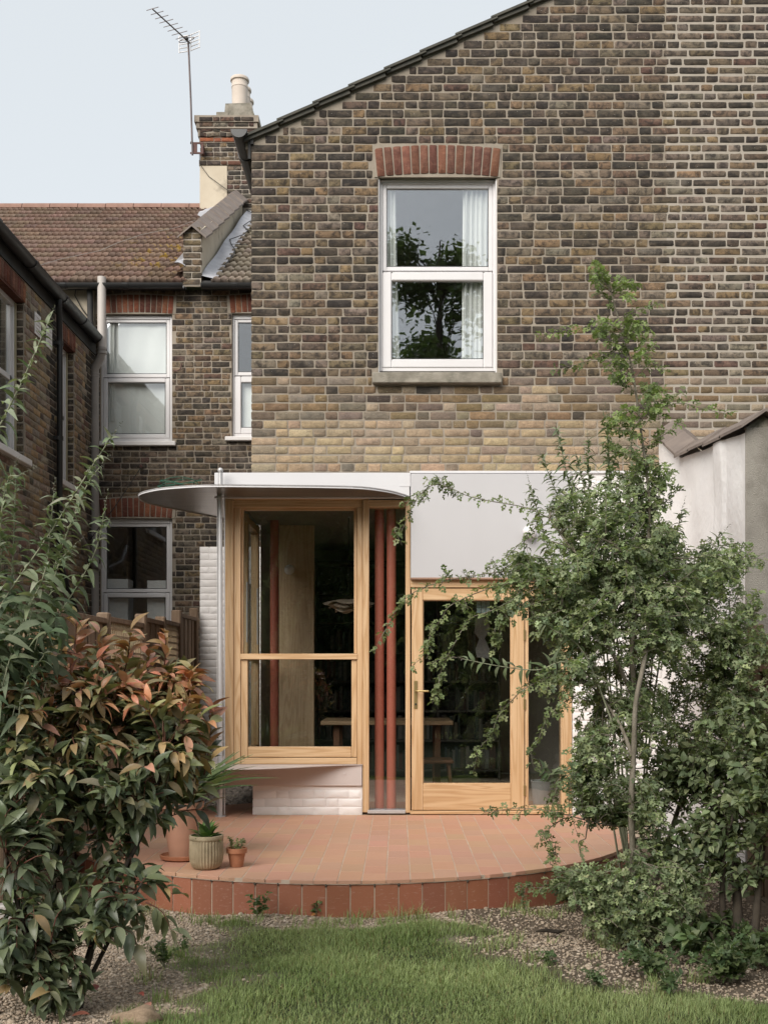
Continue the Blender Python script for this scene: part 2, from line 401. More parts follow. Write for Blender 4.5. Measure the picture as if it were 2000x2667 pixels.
# ------------------------------------------------------------------ bricks
def brick_shape(w, h, jit=.0030, bev=.0028, cut=.005, depth=.045, bulge=1.0):
    j = lambda: rnd.uniform(-jit, jit)
    x, z = w/2, h/2
    c4 = [cut*rnd.choice((.6, .8, 1.0, 1.4, 2.0)) for _ in range(4)]
    o = [(-x+c4[0]*1.3, -z), (0+j()*8, -z), (x-c4[1]*1.3, -z), (x, -z+c4[1]), (x, z-c4[2]), (x-c4[2]*1.3, z), (0+j()*8, z), (-x+c4[3]*1.3, z), (-x, z-c4[3]), (-x, -z+c4[0])]
    q = lambda k: rnd.uniform(-1, 1)*min(jit, .35*c4[k])
    cr = (0, None, 1, 1, 2, 2, None, 3, 3, 0)
    o = [(a+(q(c) if c is not None else j()), b+(q(c) if c is not None else j())) for (a, b), c in zip(o, cr)]
    # long edges wander as one piece so that the outline never crosses itself
    tl, tr, bl_, br = (rnd.uniform(-jit, jit) for _ in range(4))
    o = [(a+(tl if b > 0 else bl_)*(a < 0)*.6+(tr if b > 0 else br)*(a > 0)*.6, b+((tl if a < 0 else tr) if b > 0 else (bl_ if a < 0 else br))*.5) for a, b in o]; n = len(o)
    V = [(a, depth, b) for a, b in o]+[(a, bev*.9, b) for a, b in o]
    kx, kz = 1-bev*rnd.uniform(.8, 1.4)/x, 1-bev*rnd.uniform(.8, 1.4)/z
    for a, b in o: V.append((a*kx, bulge*rnd.uniform(-.0013, .0013), b*kz))
    V.append((rnd.uniform(-.02, .02), bulge*rnd.uniform(-.002, .001), rnd.uniform(-.01, .01)))
    T = []
    for k in range(n):
        q = (k+1) % n
        T += [(k, q, n+q), (k, n+q, n+k), (n+k, n+q, 2*n+q), (n+k, 2*n+q, 2*n+k), (2*n+k, 2*n+q, 3*n)]
    return np.array(V), np.array(T)
def pool(w, h, n, **kw): return [brick_shape(w, h, **kw) for _ in range(n)]
POOLS = {'s': (0.222, .066, pool(.222, .066, 10)), 'h': (.106, .066, pool(.106, .066, 8)), 'v': (.066, .222, pool(.066, .222, 8, jit=.0012)), 'ws': (.222, .066, pool(.222, .066, 6, jit=.0012, bev=.0022, cut=.003, bulge=.12)), 'wh': (.106, .066, pool(.106, .066, 6, jit=.0012, bev=.0022, cut=.003, bulge=.12))}
MESH_CACHE = {}
def pool_mesh(kind, i, mat):
    k = (kind, i, mat.name)
    if k not in MESH_CACHE:
        V, T = POOLS[kind][2][i]; MESH_CACHE[k] = np_mesh('brick', V, T, mat)
    return MESH_CACHE[k]

def emit(parent, bricks, frame, limit=300, name='brick', rest='brick_field'):
    """bricks: dicts u,v,w,h,c,mat,off,rot ; frame: (origin Vector, rotz)"""
    org, rz = frame
    Rm = np.array(Matrix.Rotation(rz, 3, 'Z'))
    order = sorted(range(len(bricks)), key=lambda i: -bricks[i].get('score', bricks[i]['w']*bricks[i]['h']))
    ind = set(order[:limit]); joined = {}
    for i, b in enumerate(bricks):
        kind = b.get('kind') or (('w' if b['mat'] is M['white_brick'] else '')+('s' if b['w'] > .15 else 'h'))
        W, H, pl = POOLS[kind]; pi = rnd.randrange(len(pl))
        sx, sz = b['w']/W, b['h']/H
        loc = org + Matrix.Rotation(rz, 3, 'Z') @ Vector((b['u'], b.get('off', 0), b['v']))
        rot = b.get('rot', 0.0)
        fl = rnd.choice((1, -1))
        if i in ind:
            o = link(name, pool_mesh(kind, pi, b['mat']), None, (*b['c'], 1))
            o.matrix_basis = Matrix.Translation(loc) @ Matrix.Rotation(rz, 4, 'Z') @ Matrix.Rotation(rot, 4, 'Y') @ Matrix.Diagonal((sx, 1, sz, 1))
            adopt(o, parent)
        else:
            V, T = pl[pi]
            Vl = V*np.array((sx, 1, sz))
            if rot: Vl = Vl @ np.array(Matrix.Rotation(rot, 3, 'Y')).T
            Vw = Vl @ Rm.T + np.array(loc)
            joined.setdefault(b['mat'].name, [b['mat'], [], [], [], 0]); J = joined[b['mat'].name]
            J[1].append(Vw); J[2].append(T+J[4]); J[3].append(np.tile(np.array(b['c']), (len(V), 1))); J[4] += len(V)
    for k, (mt, Vs, Ts, Cs, _) in joined.items():
        o = link(rest, np_mesh(rest, np.concatenate(Vs), np.concatenate(Ts), mt, np.concatenate(Cs)), parent)
        o['kind'] = 'stuff'

def courses(u0, u1, v0, v1, colour, openings=(), left=None, right=None, top=None, gauge=.0789, S=.222, Hd=.106, J=.012, bh=.066, bond='flemish', wob=.004):
    out = []; row = 0; v = v0
    while v + bh*.5 < v1:
        vc = v + bh/2
        a = left(vc) if left else u0; e = right(vc) if right else u1
        a = max(a, u0); e = min(e, u1)
        if bond == 'flemish': seq = [S, Hd] if row % 2 == 0 else [Hd, S]
        else: seq = [S]
        u = u0 - (0 if (bond == 'flemish' or row % 2 == 0) else S/2) - (rnd.choice((0, .0)) )
        if bond == 'flemish' and row % 2: u -= (S-Hd)*.0 + .055*0
        k = 0
        if bond == 'flemish':
            u = u0 - (0 if row % 2 == 0 else (S+J)*.0)
            if row % 2 == 1: seq = [Hd, S]; u = u0 + 0.0
            if row % 2 == 1: k = 0
        while u < e:
            w = seq[k % len(seq)]; k += 1
            if bond == 'flemish' and rnd.random() < .07: w = S if w == Hd else Hd
            w *= rnd.uniform(.95, 1.05)
            s0, s1 = max(u, a), min(u+w, e); u += w + J*rnd.uniform(.8, 1.3)
            if s1 - s0 < .035: continue
            segs = [(s0, s1)]
            for (o0, o1, p0, p1) in openings:
                if p0 < vc < p1:
                    ns = []
                    for (x0, x1) in segs:
                        if x1 <= o0 or x0 >= o1: ns.append((x0, x1)); continue
                        if x0 < o0-.035: ns.append((x0, o0))
                        if x1 > o1+.035: ns.append((o1, x1))
                    segs = ns
            for (x0, x1) in segs:
                c, mt = colour((x0+x1)/2, vc)
                out.append(dict(u=(x0+x1)/2, v=vc+rnd.uniform(-1, 1)*wob*.4, w=x1-x0, h=bh*rnd.uniform(.94, 1.04), c=c, mat=mt, off=rnd.uniform(-.0018, .0008)))
        v += gauge; row += 1
    return out
def jitter(c, a=.14):
    k = 1+rnd.uniform(-a, a); return tuple(max(.01, x*k*(1+rnd.uniform(-.05, .05))) for x in c)
DARK = [(.070, .060, .050), (.082, .069, .056), (.060, .053, .046), (.098, .081, .064)]
MID = [(.174, .133, .090), (.159, .125, .091), (.188, .142, .093), (.174, .141, .109), (.148, .112, .084)]
OCHRE = [(.224, .159, .092), (.241, .174, .105), (.202, .148, .092)]
RED = [(.14, .09, .07), (.125, .078, .062)]
PALE = [(.44, .345, .22), (.415, .325, .21), (.46, .365, .245), (.385, .30, .20), (.425, .32, .22)]
PALEGREY = [(.33, .275, .205), (.30, .24, .175), (.36, .29, .2)]
GREY = [(.196, .162, .129), (.230, .193, .152), (.174, .146, .119)]
def pick(ws):
    x = rnd.random()*sum(w for w, _ in ws)
    for w, l in ws:
        x -= w
        if x <= 0: return jitter(rnd.choice(l))
    return jitter(rnd.choice(ws[-1][1]))

def arch(parent, x0, x1, zs, h, n, Y, frame, tilt=R(6), mat=None, cols=None, name='arch_brick'):
    """fanned soldier course over an opening; x0,x1 along the wall, zs springing height"""
    c = (x0+x1)/2; half = (x1-x0)/2; rr = half/math.sin(tilt); out = []
    for i in range(n):
        a = -tilt + (i+.5)/n*2*tilt
        r = rr + h/2
        u = c + r*math.sin(a); v = zs - rr*math.cos(tilt) + r*math.cos(a)
        w = 2*tilt*rr/n*1.02 - .0115
        out.append(dict(u=u, v=v, w=w, h=h-.004, c=jitter(rnd.choice(cols)), mat=mat or M['brick_red'], off=Y, rot=a, kind='v'))
    emit(parent, out, frame, 300, name)
    # mortar bed behind the arch, inside the wall plane
    return zs - rr*math.cos(tilt), rr

# =================================================================== MAIN BRICK HOUSE
house = thing('brick_house', (0, 0, 0), 'tall dark stock brick gable house filling the right of the picture', 'house')
HX0 = PX(655); HX1 = 5.6; HZ0 = PZ(1229)
def roof_z(x): return PZ(372) + (x-PX(655))*.479          # top of brickwork below the verge
WX0, WX1, WZ0, WZ1 = PX(985), PX(1294), PZ(975), PZ(455)
def wall_with_hole(name, mat, parent, y0, y1, x0, x1, z0, holes, topfn=None, z1=None):
    mb = MB()
    xs = sorted({x0, x1, *[h[0] for h in holes], *[h[1] for h in holes]})
    for a, b in zip(xs, xs[1:]):
        zz = [(z0, None)]
        cuts = sorted([(h[2], h[3]) for h in holes if h[0] <= a+1e-6 and h[1] >= b-1e-6])
        s = z0
        for c0, c1 in cuts:
            if c0 > s: mb.box(a, b, y0, y1, s, c0)
            s = c1
        ta, tb = (topfn(a), topfn(b)) if topfn else (z1, z1)
        mb.prism_y([(a, s), (b, s), (b, tb), (a, ta)], y0, y1)
    return mb.build(name, mat, parent)
hole = [(WX0, WX1, WZ0, WZ1+.02)]
XN = PX(1735)                                  # repointed strip begins here
wall_with_hole('wall', M['mortar'], house, .0045, .23, HX0+.004, XN, HZ0-.004, hole, roof_z)
wall_with_hole('repointed_wall', M['mortar_new'], house, .0042, .23, XN, HX1, HZ0-.004, [], roof_z)
M['flank'] = surf('flank_stock_brickwork', (.12, .095, .07), (.2, .16, .12), 12, .95, bump=.8, bscale=60)
MB().box(HX0+.004, HX0+.22, .23, 4.45, HZ0-.004, roof_z(HX0)-.02).build('flank_wall', M['flank'], house)
MB().box(HX1-.22, HX1, .24, 5, GZ, roof_z(HX1)-.05).build('party_wall', M['flank'], house)

def house_col(u, v):
    yp = 1757-(v-HC)*285; xp = 1037+u*285
    n = .5+.5*math.sin(u*1.7+v*1.1+math.sin(v*2.3+u)*1.5)
    if yp > 1100 + 14*math.sin(u*3):
        return pick([(6, PALE), (2.0, PALEGREY), (.3, GREY)]), M['brick_clean']
    if yp > 985:
        return pick([(3.0, OCHRE), (2.6, GREY), (2.0, PALEGREY), (2, MID), (.3, DARK)]), M['brick_clean']
    if xp > 1735: ws = [(2.0+(1.6 if yp < 350 else 0), DARK), (3.0, MID), (2.2, GREY), (1.3, OCHRE), (.5, RED)]
    elif yp < 420: ws = [(4.6, DARK), (2.4, MID), (.9, OCHRE), (.7, GREY), (.3, RED)]
    elif yp < 760: ws = [(3.4, DARK), (3.0, MID), (1.5, OCHRE), (1.0, GREY), (.5, RED)]
    else: ws = [(2.2, DARK), (3.2, MID), (2.2, OCHRE), (1.4, GREY), (.6, RED)]
    if n > .8: ws = ws + [(2.5, DARK)]
    if xp > 1250 and 480 < yp < 985: ws = ws + [(1.6, GREY), (1.2, OCHRE)]
    return pick(ws), M['brick']
aw0, aw1 = PX(972), PX(1305)
ops = [(WX0-.004, WX1+.004, WZ0-.02, PZ(462)), (PX(968), PX(1309), PZ(998), PZ(968)), (aw0-.01, aw1+.012, PZ(466), PZ(374))]
bl = courses(HX0, HX1, PZ(1228)+.003, PZ(-330), house_col, ops, left=lambda v: max(HX0, PX(655)+(v-PZ(372)+.03)/.479))
for b in bl:
    px, py = 1037+b['u']*285, 1757-(b['v']-HC)*285
    if b['u'] > XN-.05: b['h'] *= .86; b['w'] -= .003; b['off'] = rnd.uniform(-.001, .001)
    b['score'] = b['w'] - (.08 if px > 1380 and py > 800 else 0) - (1 if (px > 1990 or py < 4) else 0) + rnd.random()*.01
emit(house, bl, (Vector((0, 0, 0)), 0), 300)
ARCHRED = [(.22, .10, .068), (.24, .112, .074), (.175, .08, .058), (.2, .092, .062), (.15, .07, .054)]
arch(house, PX(982), PX(1297), PZ(462), .262, 14, -.012, (Vector((0, 0, 0)), 0), R(6.5), None, ARCHRED)
MB().prism_y([(PX(975), PZ(462)), (PX(1302), PZ(462)), (PX(1304), PZ(384)), (PX(1140), PZ(374)), (PX(973), PZ(384))], -.005, .02).build('arch_mortar', M['mortar'], house)
# reveal + window
def pvc(name, parent, Y, x0, y0, x1, y1, ymid, gl, fw=13, lower_inset=12, arch_top=True, sill=None, sillmat='concrete', label=None, two_mid=False, dirty=.0, vent=False):
    """upvc sash-style casement; photo rect at plane Y; returns the window part"""
    s = (Y+DC)/F; m = MB(); f = .016
    m.pbox(x0, y0, x0+fw*.45, y1, Y, .07); m.pbox(x1-fw*.45, y0, x1, y1, Y, .07)
    m.pbox(x0+fw*.45, y1-fw*.6, x1-fw*.45, y1, Y-.004, .074); m.pbox(x0+fw*.45, y0, x1-fw*.45, y0+fw*1.1, Y, .07)
    w = m.build('window', M['upvc'], parent)
    if label: w['label'] = label
    xa, xb = x0+fw*.45, x1-fw*.45; ya, yb = y0+fw*1.1, y1-fw*.6
    m = MB(); k = fw*.75
    m.pbox(xa, ya, xa+k, ymid, Y+.014, .05, .006); m.pbox(xb-k, ya, xb, ymid, Y+.014, .05, .006); m.pbox(xa+k, ya, xb-k, ya+k, Y+.014, .05, .006); m.pbox(xa+k, ymid-k, xb-k, ymid, Y+.014, .05, .006)
    m.build('upper_sash', M['upvc'], w)
    m = MB(); k2 = k+lower_inset
    m.pbox(xa, ymid+2, xa+k2, yb, Y-.012, .06, .010); m.pbox(xb-k2, ymid+2, xb, yb, Y-.012, .06, .010); m.pbox(xa+k2, ymid+2, xb-k2, ymid+2+k2*.95, Y-.012, .06, .010); m.pbox(xa+k2, yb-k2*.95, xb-k2, yb, Y-.012, .06, .010)
    m.build('lower_sash', M['upvc'], w)
    MB().pbox(xa+k-1, ya+k-1, xb-k+1, ymid-k+1, Y+.034, .006, 0).build('pane', gl, w)
    MB().pbox(xa+k2-1, ymid+2+k2*.95-1, xb-k2+1, yb-k2*.95+1, Y+.012, .006, 0).build('pane', gl, w)
    g = MB(); q = 1.6
    for (a, b, c, d) in ((xa+k, ya+k, xb-k, ymid-k), ):
        g.pbox(a, b, a+q, d, Y+.028, .004, 0); g.pbox(c-q, b, c, d, Y+.028, .004, 0); g.pbox(a, b, c, b+q, Y+.0275, .004, 0); g.pbox(a, d-q, c, d, Y+.0275, .004, 0)
    (a, b, c, d) = (xa+k2, ymid+2+k2*.95, xb-k2, yb-k2*.95)
    g.pbox(a, b, a+q, d, Y+.006, .004, 0); g.pbox(c-q, b, c, d, Y+.006, .004, 0); g.pbox(a, b, c, b+q, Y+.0055, .004, 0); g.pbox(a, d-q, c, d, Y+.0055, .004, 0)
    g.build('gasket', M['black'], w)
    if vent:
        v = MB(); cx = (x0+x1)/2
        for i in (-1, 0, 1): v.pbox(cx+i*46-21, y0+5, cx+i*46+21, y0+8, Y-.006, .01, .002)
        v.build('trickle_vent', M['upvc'], w)
    if sill:
        sx0, sy0, sx1, sy1, sy = sill
        MB().pbox(sx0, sy0, sx1, sy1, sy, Y+.10-sy, .008).build('sill', M[sillmat], w)
    return w
pvc('window', house, .075, 989, 463, 1290, 967, 706, M['glass_up'], fw=15, lower_inset=13, sill=(970, 969, 1307, 997, -.07), label='upper white window with long white curtains behind the glass')
mb = MB(); mb.box(WX0, WX0+.012, .02, .075, PZ(968), PZ(462)); mb.box(WX1-.012, WX1, .02, .075, PZ(968), PZ(462)); mb.build('reveal_bead', M['upvc'], house)
# curved fillet under the arch
mb = MB(); pts = [(PX(989), PZ(463))]+[(PX(989+301*k/10), PZ(463-9*math.sin(math.pi*k/10))) for k in range(11)]+[(PX(1290), PZ(463))]
mb.prism_y(pts, .06, .10); mb.build('head_fillet', M['upvc'], house)
# bedroom behind the upper window
mb = MB(); a, b, z0, z1 = HX0+.25, 2.9, PZ(1110), PZ(400)
mb.quad((a, 3.6, z0), (b, 3.6, z0), (b, 3.6, z1), (a, 3.6, z1)); mb.quad((a, .23, z1), (b, .23, z1), (b, 3.6, z1), (a, 3.6, z1)); mb.quad((a, .23, z0), (b, .23, z0), (b, 3.6, z0), (a, 3.6, z0))
mb.quad((a, .23, z0), (a, 3.6, z0), (a, 3.6, z1), (a, .23, z1)); mb.quad((b, .23, z0), (b, 3.6, z0), (b, 3.6, z1), (b, .23, z1))
mb.build('bedroom_lining', M['plaster'], house, fix=False)
def curtain(x0t, x0b, x1t, x1b, y0, y1, Y, label, n=6, amp=.022, mat='fabric', group=None):
    mb = MB()
    def fn(u, v):
        xt = x0t+(x1t-x0t)*u; xb = x0b+(x1b-x0b)*u; x = xt+(xb-xt)*v**1.3; y = y0+(y1-y0)*v
        p = P(x, y, Y); return Vector((p.x, Y+amp*math.sin(u*n*2*math.pi+.7*math.sin(v*3))+amp*.4*math.sin(u*n*4.7+2), p.z))
    mb.sheet(fn, n*8, 12)
    me = mb.build('curtain', M[mat], None, smooth=True, fix=False); tag(me, label, 'curtain'); return me
curtain(1000, 1000, 1030, 1042, 470, 965, .165, 'narrow white curtain at the left side of the big upper window', 3)
curtain(1205, 1202, 1284, 1284, 470, 965, .165, 'wide white curtain at the right side of the big upper window', 6)
# roof verge: lapped dark tiles with a mortar fillet
MB().prism_y([(PX(640), roof_z(PX(640))-.03), (HX1, roof_z(HX1)-.10), (HX1, roof_z(HX1)+.055), (PX(640), roof_z(PX(640))+.055)], .012, .2).build('verge_mortar', M['mortar'], house)
sl = math.atan(.479); roof = None
L = .36
for i in range(23):
    x = PX(632)+i*L*math.cos(sl)
    z = roof_z(x)+.058
    mb = MB()
    pr = [(0, 0), (.02, .012), (.4, .030), (.4, .004), (0, -.022)]
    c, s_ = math.cos(sl), math.sin(sl)
    mb.prism_y([(x+a*c-b*s_, z+a*s_+b*c) for a, b in [(0, 0), (0, .022), (L+.05, .004), (L+.05, -.018)]], -.055, .35)
    if i == 0: roof = mb.build('roof', M['slate'], house)
    else: mb.build('verge_tile', M['slate'], roof)
    mb = MB(); mb.prism_y([(x+a*c-b*s_, z+a*s_+b*c) for a, b in [(.01, -.03), (.01, -.003), (L-.01, -.008), (L-.01, -.05)]], -.035, .0); mb.build('verge_undercloak', M['slate'], roof)
mb = MB(); mb.prism_y([(PX(632), roof_z(PX(632))+.03), (HX1+.5, roof_z(HX1+.5)+.03), (HX1+.5, roof_z(HX1+.5)+.05), (PX(632), roof_z(PX(632))+.05)], .35, 5.0); mb.build('roof_slope', M['slate'], roof)
# black gutter running back along the eaves
gx, gz = PX(627), PZ(352)
def half_round(cx, cz, r, n=10, t=.004):
    o = [(cx+r*math.cos(math.pi+math.pi*k/n), cz+r*math.sin(math.pi+math.pi*k/n)) for k in range(n+1)]
    return o+[(cx+(r-t)*math.cos(2*math.pi-math.pi*k/n), cz+(r-t)*math.sin(2*math.pi-math.pi*k/n)) for k in range(n+1)]
mb = MB(); mb.prism_y(half_round(gx, gz, .07), -.10, 4.2); g = mb.build('gutter', M['black'], house, smooth=True)
mb = MB(); mb.prism_y([(gx+.074*math.cos(math.pi+math.pi*k/12), gz+.074*math.sin(math.pi+math.pi*k/12)) for k in range(13)], -.115, -.098); mb.build('stop_end', M['black'], g)
for y in (.35, 1.4, 2.6):
    mb = MB(); mb.prism_y(half_round(gx, gz, .078, 10, .01), y, y+.09); mb.build('gutter_clip', M['black'], g)
mb = MB(); mb.box(HX0-.005, HX0+.02, -.02, 4.2, gz-.09, gz+.02); mb.box(HX0-.03, HX0-.004, -.012, .0, gz-.22, gz+.01); mb.build('fascia_board', M['blackmatt'], house)

# =================================================================== EXTENSION
ext = thing('garden_extension', (0, 0, 0), 'timber framed garden extension with curved steel canopy and red columns inside', 'extension')
# parapet upstand and metal panel
MB().pbox(559, 1231, 1067, 1298, -.03, .33, .004).build('white_fascia', M['white_metal'], ext)
MB().pbox(1041, 1231.5, 1068.5, 1267, -.033, .004, 0).build('fascia_joint_cover', M['white_metal'], ext)
MB().pbox(1069.5, 1234, 1489, 1508, -.06, .28, .004).build('metal_panel', M['panel'], ext)
MB().pbox(1067, 1226, 1720, 1233, -.02, .2, .004).build('lead_strip', M['white_metal'], ext)
wl = thing('wall_light', P(1378, 1386, -.08), 'round white globe light fixed on the grey metal panel', 'lamp')
MB().sphere(P(1378, 1386, -.125), .062, 18, 12).build('globe', M['upvc'], wl, smooth=True)
MB().tube([P(1378, 1386, -.061), P(1378, 1386, -.09)], .04, 16).build('mount', M['white_metal'], wl, smooth=True)
# canopy plate
out = [(.105, -.0), (.03, -.16), (-.0915, -.345), (-.313, -.525), (-.648, -.585), (-.95, -.605), (-1.235, -.622), (-1.6, -.635), (-1.83, -.585), (-2.07, -.475), (-2.25, -.30), (-2.34, -.13), (-2.375, .06), (-2.37, .245), (-2.28, .485), (-2.096, .815), (-1.853, 1.235), (-1.62, 1.75), (-1.52, 2.0)]
def smooth_line(p, k=4):
    r = []
    for i in range(len(p)-1):
        p0, p1, p2, p3 = p[max(i-1, 0)], p[i], p[i+1], p[min(i+2, len(p)-1)]
        for j in range(k):
            t_ = j/k
            r.append(tuple(.5*((2*b)+(-a+c)*t_+(2*a-5*b+4*c-d)*t_**2+(-a+3*b-3*c+d)*t_**3) for a, b, c, d in zip(p0, p1, p2, p3)))
    r.append(tuple(p[-1])); return r
ring = smooth_line(out)
zc = 2.8975
m_ = MB(); m_.prism(ring+[(-1.5, 2.0), (-1.5, .0)], zc, zc+.006); can = m_.build('canopy', M['steel'], ext)
m_ = MB()
edge = [Vector((x, y, 0)) for x, y in ring]
n = len(edge)
for i in range(n-1):
    a, b = edge[i], edge[i+1]; d = (b-a).normalized(); nn = Vector((d.y, -d.x, 0))
    a2, b2 = a-nn*.004, b-nn*.004
    m_.quad((a.x, a.y, zc-.010), (b.x, b.y, zc-.010), (b.x, b.y, zc+.012), (a.x, a.y, zc+.012))
    m_.quad((a.x, a.y, zc+.012), (b.x, b.y, zc+.012), (b2.x, b2.y, zc+.012), (a2.x, a2.y, zc+.012))
m_.build('canopy_edge_trim', M['white_metal'], can, smooth=True, fix=False)
# slender column through the canopy
cx, cyy = -1.60, -.14
m_ = MB(); m_.tube([(cx, cyy, 0), (cx, cyy, zc+.20)], .021, 16); colm = m_.build('canopy_column', M['steel_rod'], ext, smooth=True)
MB().sphere((cx, cyy, zc+.222), .026).build('finial_ball', M['steel_rod'], colm, smooth=True)
m_ = MB(); m_.tube([(cx, cyy, zc-.03), (cx, cyy, zc-.018)], .038, 16); m_.build('collar', M['steel_rod'], colm, smooth=True)
m_ = MB(); m_.tube([(cx, cyy, 0.0), (cx, cyy, .01)], .05, 16); m_.build('base_plate', M['steel_rod'], colm)
m_ = MB(); m_.tube([(cx+.036, cyy+.01, .02), (cx+.036, cyy+.01, zc)], .006, 8); m_.build('rain_chain_rod', M['steel_rod'], colm, smooth=True)
m_ = MB(); m_.tube([(cx-.03, cyy+.02, .02), (cx-.03, cyy+.02, zc)], .005, 8); m_.build('tension_rod', M['steel_rod'], colm, smooth=True)

def pine(x0, y0, x1, y1, Y, depth, name, parent=None, b=.004, ax=None):
    ax = ax or ('x' if abs(x1-x0) > abs(y1-y0) else 'z')
    return MB().pbox(x0, y0, x1, y1, Y, depth, b).build(name, M['pine_'+ax], parent or ext)
# bay corner and window frame
bay = MB().pbox(587, 1302, 608, 1991, -.01, .12, .004).build('bay_window', M['pine_z'], ext)
pine(608.5, 1322, 627, 1991, .012, .12, 'frame_post', bay); pine(586, 1290, 961, 1301.5, -.004, .14, 'head_beam', bay); pine(608.5, 1302, 944, 1321.5, .008, .12, 'frame_head', bay)
pine(930, 1322, 944.5, 1991, .008, .12, 'frame_post', bay)
pine(627.5, 1974, 929.5, 1990.5, .004, .13, 'frame_sill', bay)
# upper sash
pine(627.5, 1322, 634.5, 1702, .05, .05, 'upper_sash_stile', bay, .003); pine(922, 1322, 929.5, 1702, .05, .05, 'upper_sash_stile', bay, .003); pine(634.5, 1322, 922, 1329, .052, .05, 'upper_sash_rail', bay, .003)
MB().pbox(634, 1328, 923, 1703, .075, .006, 0).build('pane', M['glass'], bay)
pine(626, 1702.5, 931, 1717.5, .0, .07, 'meeting_rail', bay, .004)
pine(628, 1718, 645.5, 1972, .024, .05, 'lower_sash_stile', bay, .004); pine(915.5, 1718, 929.5, 1972, .024, .05, 'lower_sash_stile', bay, .004); pine(646, 1945, 915, 1972, .022, .05, 'lower_sash_rail', bay, .004)
MB().pbox(645, 1717, 916, 1946, .045, .006, 0).build('pane', M['glass'], bay)
# narrow full height light beside the door
nar = pine(944.8, 1302, 961, 2116, -.012, .12, 'corner_light'); pine(1056, 1297, 1068.5, 2117, -.012, .12, 'frame_post', nar); pine(961.2, 1302, 1055.8, 1321, -.006, .12, 'frame_head', nar)
MB().pbox(960, 1320, 1057, 2110, .05, .006, 0).build('pane', M['glass'], nar)
MB().pbox(957, 2110, 1056, 2119, -.02, .12, .003).build('metal_threshold', M['steel_rod'], nar)
# header over the door, door, side light
hd = pine(1069, 1508.5, 1489, 1530, -.02, .14, 'door_header'); MB().pbox(1069, 1504, 1489, 1509, -.075, .06, .002).build('drip_trim', surf('brown_trim', (.33, .2, .14), None, 4, .5), ext)
pine(1068, 2112, 1489, 2121, -.03, .16, 'door_threshold')
door = pine(1072, 1533, 1101, 2110, -.02, .055, 'door'); tag(door, 'pine framed glazed garden door with brass lever handle')
pine(1330, 1533, 1365, 2110, -.02, .055, 'stile', door); pine(1101.3, 1533, 1329.7, 1563, -.019, .053, 'top_rail', door); pine(1101.3, 2041, 1329.7, 2110, -.019, .053, 'bottom_rail', door)
MB().pbox(1100, 1562, 1331, 2042, .01, .006, 0).build('pane', M['glass'], door)
g = MB()
for a, b, c, d in ((1101, 1563, 1103, 2041), (1328, 1563, 1330, 2041), (1103, 1563, 1328, 1565), (1103, 2039, 1328, 2041)): g.pbox(a, b, c, d, -.006, .008, .001)
g.build('glazing_bead', M['pine_z'], door)
hnd = MB().pbox(1078, 1773, 1087, 1846, -.028, .009, .002).build('handle', M['brass'], door)
p = P(1083, 1800, -.03)
MB().tube([p, p+Vector((0, -.045, 0)), p+Vector((.012, -.055, 0)), p+Vector((.115, -.055, .0))], .0085, 10).build('lever', M['brass'], hnd, smooth=True)
MB().tube([P(1082.5, 1834, -.029), P(1082.5, 1834, -.036)], .009, 12).build('keyhole', M['black'], hnd)
for y in (1640, 1820, 2045):
    MB().pbox(1363, y, 1368.5, y+28, -.026, .008, .002).build('hinge', M['brass'], door)
side = pine(1367, 1533, 1376, 2111, -.012, .1, 'side_light'); pine(1461, 1531, 1489, 2111, -.012, .12, 'frame_post', side); pine(1376.3, 1533, 1460.7, 1552, -.006, .1, 'frame_head', side); pine(1376.3, 2098, 1460.7, 2111, -.006, .1, 'frame_rail', side)
MB().pbox(1375, 1550, 1462, 2099, .03, .006, 0).build('pane', M['glass'], side)
# steel sill plate and band below the bay, swelling out like the canopy
zs = PZ(1991)
so_ = [(PX(944), -.03), (-.5, -.06), (-.68, -.15), (-.88, -.29), (-1.08, -.41), (-1.28, -.48), (-1.5, -.50), (-1.68, -.47), (-1.84, -.38), (-1.93, -.22), (-1.96, 0), (-1.93, .4), (-1.82, .9), (-1.7, 1.4), (-1.66, 1.9)]
rs = smooth_line(so_)
m_ = MB(); m_.prism(rs+[(-1.5, 1.9), (-1.5, .02), (PX(944), .02)], zs-.006, zs); sp = m_.build('sill_plate', M['band'], ext)
MB().box(PX(586), PX(943), -.022, .1, PZ(2046), zs-.007, .003).build('sill_band', M['band'], ext)
MB().box(PX(586), PX(586)+.02, .1, 1.9, PZ(2046), zs-.007, .003).build('sill_band_return', M['band'], ext)
for x in (700, 897): MB().tube([P(x, 2015, -.022), P(x, 2015, -.027)], .012, 14).build('bolt_cap', M['band'], ext)
# white painted brick plinth
MB().box(PX(659), PX(943.5), .0036, .12, -.02, PZ(2046.5)).build('plinth_wall', M['white_brick'], ext)
pl = courses(PX(658.5), PX(943.5), -.004, PZ(2047)-.01, lambda u, v: ((0, 0, 0), M['white_brick']), S=.222, Hd=.106, J=.004, bh=.0735, gauge=.0765)
for b in pl: b['off'] = .0006+rnd.uniform(-.0008, .0006)
emit(ext, pl, (Vector((0, 0, 0)), 0), 300)
MB().box(PX(659)+.0, PX(659)+.1, .125, 1.9, -.02, PZ(2046.5)).build('plinth_return', M['white_brick'], ext)
